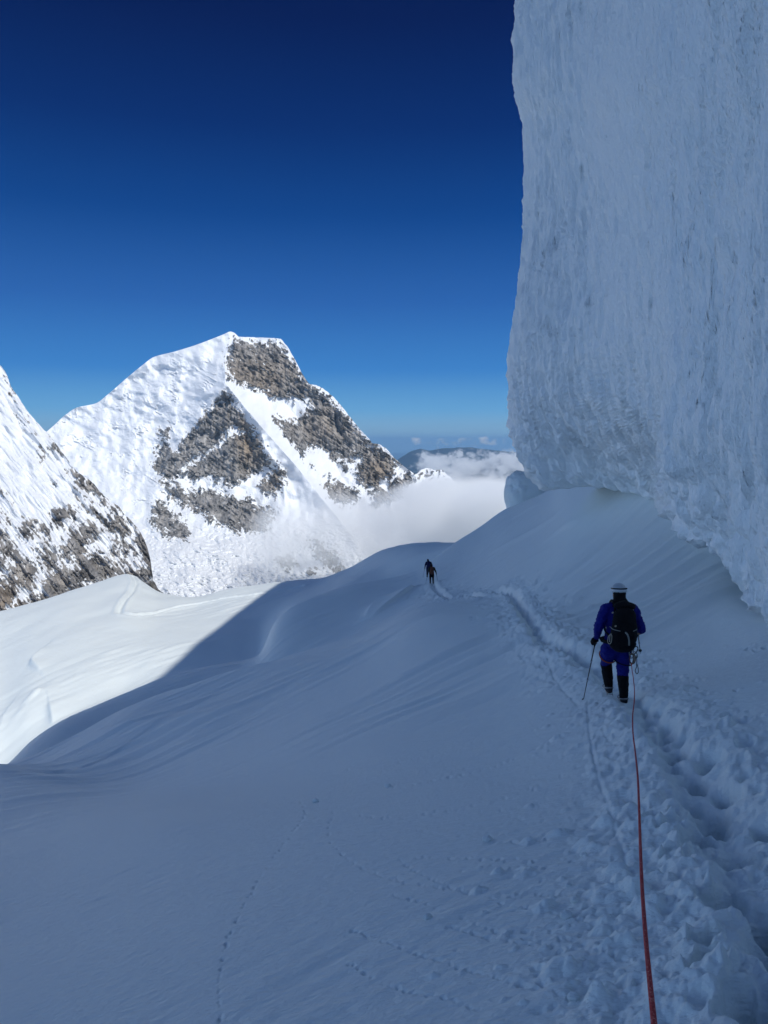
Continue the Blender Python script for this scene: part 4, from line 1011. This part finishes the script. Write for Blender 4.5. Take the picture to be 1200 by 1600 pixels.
def carabiner(px, py, off, ang, label, m=M_steel, s=1.0):
    o = Vector(Q(px, py, off)); e = empty('carabiner', o); c, n = math.cos(ang), math.sin(ang)
    pts = [(0, .055), (.018, .048), (.026, .03), (.02, -.03), (.008, -.05), (-.008, -.05), (-.020, -.035), (-.020, .03), (-.012, .048), (0, .055)]
    R_ = lambda a, b: Vector((a*c-b*n, .006, a*n+b*c))*s
    tube('frame', [R_(*p) for p in pts], .006*s, m, e, 7, 3); tube('gate', [R_(.026, .028), R_(.020, -.028)], .0045*s, M_alu, e, 6)
    tag(e, label, 'carabiner', 'hardware racked on the right hip'); return e
carabiner(987.5, 1011, -.12, .3, 'uppermost carabiner racked on the right hip of the blue climber', M_steel, 1.1)
carabiner(991.5, 1017, -.10, -.5, 'carabiner sticking out furthest right on the right hip rack', M_blackp, 1.25)
carabiner(986.5, 1022, -.13, .1, 'middle steel carabiner below the others on the right hip rack', M_steel, 1.2)
carabiner(993, 1023.5, -.08, .5, 'lowest dark carabiner from which the thin wire loop hangs', M_blackp, .9)
# belay knot and its coil on the hip, then the thin loop
ce = empty('rope_coil', Vector(Q(986.5, 1027, -.15))); tag(ce, 'small red and brown coil of cord hanging under the hip carabiners', 'rope coil')
for k in range(4):
    tube('turn', [Vector(((.026+.006*k)*math.sin(t)+.004*k, -.004*k, .075*math.cos(t)-.02)) for t in np.linspace(0, 2*math.pi, 18)], .0055, M_rust if k % 2 else M_tan, ce, 6, 2)
loop('wire_loop', [Q(994, 1024, -.08), Q(995, 1033, -.08), Q(994.5, 1042, -.08), Q(992.5, 1048, -.08), Q(995, 1053, -.08), Q(997.5, 1050, -.08), Q(997, 1044, -.08), Q(995.2, 1037, -.08)], .0055, M_blackp, 'thin dark wire loop with a hook dangling beside the right thigh', 'wire loop')
# ---- the rope back to the photographer
RP = [(986.5, 1036, D0-.15), (988, 1050, D0-.35), (990, 1064, D0-1.0), (991.3, 1078, D0-1.9), (991, 1095, 8.1), (988.5, 1120, 6.7), (989, 1145, 5.75), (992.5, 1175, 4.9), (996.5, 1215, 3.95), (998.5, 1260, 3.25), (1000.5, 1320, 2.6), (1003.5, 1390, 2.08), (1008.5, 1460, 1.72), (1015, 1530, 1.42), (1022, 1600, 1.18), (1032, 1720, .92), (1050, 1950, .68), (1080, 2400, .50)]
rope_mat = mat('rope_red', (.42, .03, .035), .75, .2); b_ = rope_mat.node_tree.nodes['Principled BSDF']
tc = nd(rope_mat, 'ShaderNodeTexCoord'); nz = nd(rope_mat, 'ShaderNodeTexNoise', Scale=260.0, Detail=2.0); lk(rope_mat, tc.outputs['Object'], nz.inputs['Vector'])
rp_ = nd(rope_mat, 'ShaderNodeValToRGB'); e = rp_.color_ramp.elements; e[0].position = .42; e[0].color = (.30, .012, .02, 1); e[1].position = .70; e[1].color = (.75, .40, .36, 1); e.new(.58).color = (.52, .05, .045, 1)
lk(rope_mat, nz.outputs[0], rp_.inputs[0]); lk(rope_mat, rp_.outputs[0], b_.inputs['Base Color'])
n2 = nd(rope_mat, 'ShaderNodeTexNoise', Scale=420.0, Detail=1.0); lk(rope_mat, tc.outputs['Object'], n2.inputs['Vector']); bp = nd(rope_mat, 'ShaderNodeBump', Strength=.8, Distance=.0015); lk(rope_mat, n2.outputs[0], bp.inputs['Height']); lk(rope_mat, bp.outputs[0], b_.inputs['Normal'])
ro_ = tube('climbing_rope', [at(a, b, c) for a, b, c in RP], .0052, rope_mat, None, 10, 14)
tag(ro_, 'red climbing rope running from the nearest climber up to the bottom edge of the view', 'rope')

# ---- the distant pair, one close behind the other
def far_climber(px, py, jk, pt, label, plabel, pack, mirror, arm):
    g = ground(px, py); D = float(g[1]); k = 1210/D            # pixels per metre
    S = lambda a, b, c: (px+a*k, py-b*k*.985, c)
    m_ = mirror
    J = dict(head=S(-.05, 1.60, .03), neck=S(-.02, 1.46, 0), chest=S(0, 1.30, 0), belly=S(0, 1.08, 0), pelvis=S(0, .92, 0),
             shL=S(-.20, 1.40, 0), elL=S(-.30, 1.12, 0), wrL=S(-.34, .90, .12), shR=S(.20, 1.40, 0), elR=S(.33, 1.12, 0), wrR=S(.30+arm, .92, .12),
             hipL=S(-.10, .88, 0), knL=S(-.12, .5, .08), anL=S(-.12, .11, 0), toeL=S(-.12, .06, .18), hipR=S(.10, .88, 0), knR=S(.12, .5, .02), anR=S(.13, .11, -.1), toeR=S(.13, .06, .08))
    r, L, o = climber((px, py), D, 0, J, (jk, pt, M_black, M_black, M_black), label, .03, 'distant roped pair', False, False)
    backpack(o, L, pack, plabel, False, .03)
    for sd, lab in ((-1, 'left'), (1, 'right')):
        w = L['wrL' if sd < 0 else 'wrR']
        fuse('glove', [[(w, .045), (w+Vector((0, .03, -.07)), .042)]], .02, M_black, r, 0)
        tip = w+Vector((sd*.16, .25, -.95)); wp = o+w+Vector((0, .04, -.05)); tp = o+tip; tp.z = max(tp.z, slope_z(tp.x, tp.y)-.03)
        pole(wp, tp, 'thin pole in the %s hand of the %s' % (lab, 'dark olive distant climber' if mirror == 1 else 'navy distant climber further ahead'), 'trekking poles of the distant pair', .010)
    return o
oa = far_climber(674.5, 912, M_olive, M_black, 'small distant person in dark olive clothes, the nearer of the far pair', 'rust and black backpack on the distant olive climber', M_rust, 1, .10)
ob = far_climber(669.5, 902, M_navy, M_navy, 'small distant person in navy blue, half hidden in front of the olive climber', 'navy backpack on the furthest climber', M_navy, -1, 0)
print('far', oa, ob)

# ---- balls of crust that rolled down and stopped
def clod(px, py, r, label):
    g = Vector(ground(px, py)); rad = r*g.y/1210
    g.z = slope_z(g.x, g.y)
    bm = bmesh.new(); bmesh.ops.create_icosphere(bm, subdivisions=4, radius=rad)
    me = bpy.data.meshes.new('snow_ball'); bm.to_mesh(me); bm.free()
    n = len(me.vertices); c = np.empty(n*3, np.float32); me.vertices.foreach_get('co', c); c = c.reshape(-1, 3).astype(float)
    q = c/rad; c = c*(1+.35*fbm(q[:, 0]*1.3+px, q[:, 1]*1.3, q[:, 2]*1.3, 3)+.12*billow(q[:, 0]*3, q[:, 1]*3+px, q[:, 2]*3, 2))[:, None]*np.array([1.15, 1, .8])
    me.vertices.foreach_set('co', c.astype(np.float32).reshape(-1))
    o = link('snow_ball', me, M_snow); o.location = g+Vector((0, 0, rad*.55)); tag(o, label, 'snow ball', 'snow balls rolled down the slope')
for a, b, r, lb in ((668, 1436, 6.5, 'fist-sized snow ball alone in the middle of the smooth lower slope'), (885, 1434, 9, 'biggest lumpy snow ball, beside the rope with a drag mark behind it'), (761, 1314, 6.5, 'snow ball at the lower end of a long straight dotted track'),
                    (896, 1560, 8, 'snow ball near the bottom edge to the left of the rope'), (897, 1410, 5.5, 'flattened snow crumb just above the biggest snow ball'), (888, 1387, 4.5, 'small snow crumb, topmost of three beside the rope'),
                    (493, 1253, 4.5, 'tiny snow ball where a curved dotted track starts, far left'), (606, 1229, 4.5, 'tiny snow ball at the end of the upper dotted track'), (912, 1338, 5, 'small snow crumb on rough snow left of the pole groove')):
    clod(a, b, r, lb)

# ---- blocky cornice on the skyline under the ice wall
cor_c = at(826, 778, 88.0)
th, ph = np.meshgrid(np.linspace(0, 2*math.pi, 160), np.linspace(0, math.pi, 100))
sg_ = lambda v, p: np.sign(v)*np.abs(v)**p
ex = .55
cx_ = sg_(np.cos(th), ex)*sg_(np.sin(ph), ex); cy_ = sg_(np.sin(th), ex)*sg_(np.sin(ph), ex); cz_ = sg_(np.cos(ph), .6)
cx2 = cx_*2.5-.45*np.minimum(cz_, 0)*1.6; rr3 = 1+.22*fbm(cx_*1.2, cy_*1.2, cz_*1.2, 4)
cm = np.stack([cx2*rr3+cor_c[0], cy_*3.4*rr3+cor_c[1]+1.5, cz_*2.75*rr3+cor_c[2]], -1)
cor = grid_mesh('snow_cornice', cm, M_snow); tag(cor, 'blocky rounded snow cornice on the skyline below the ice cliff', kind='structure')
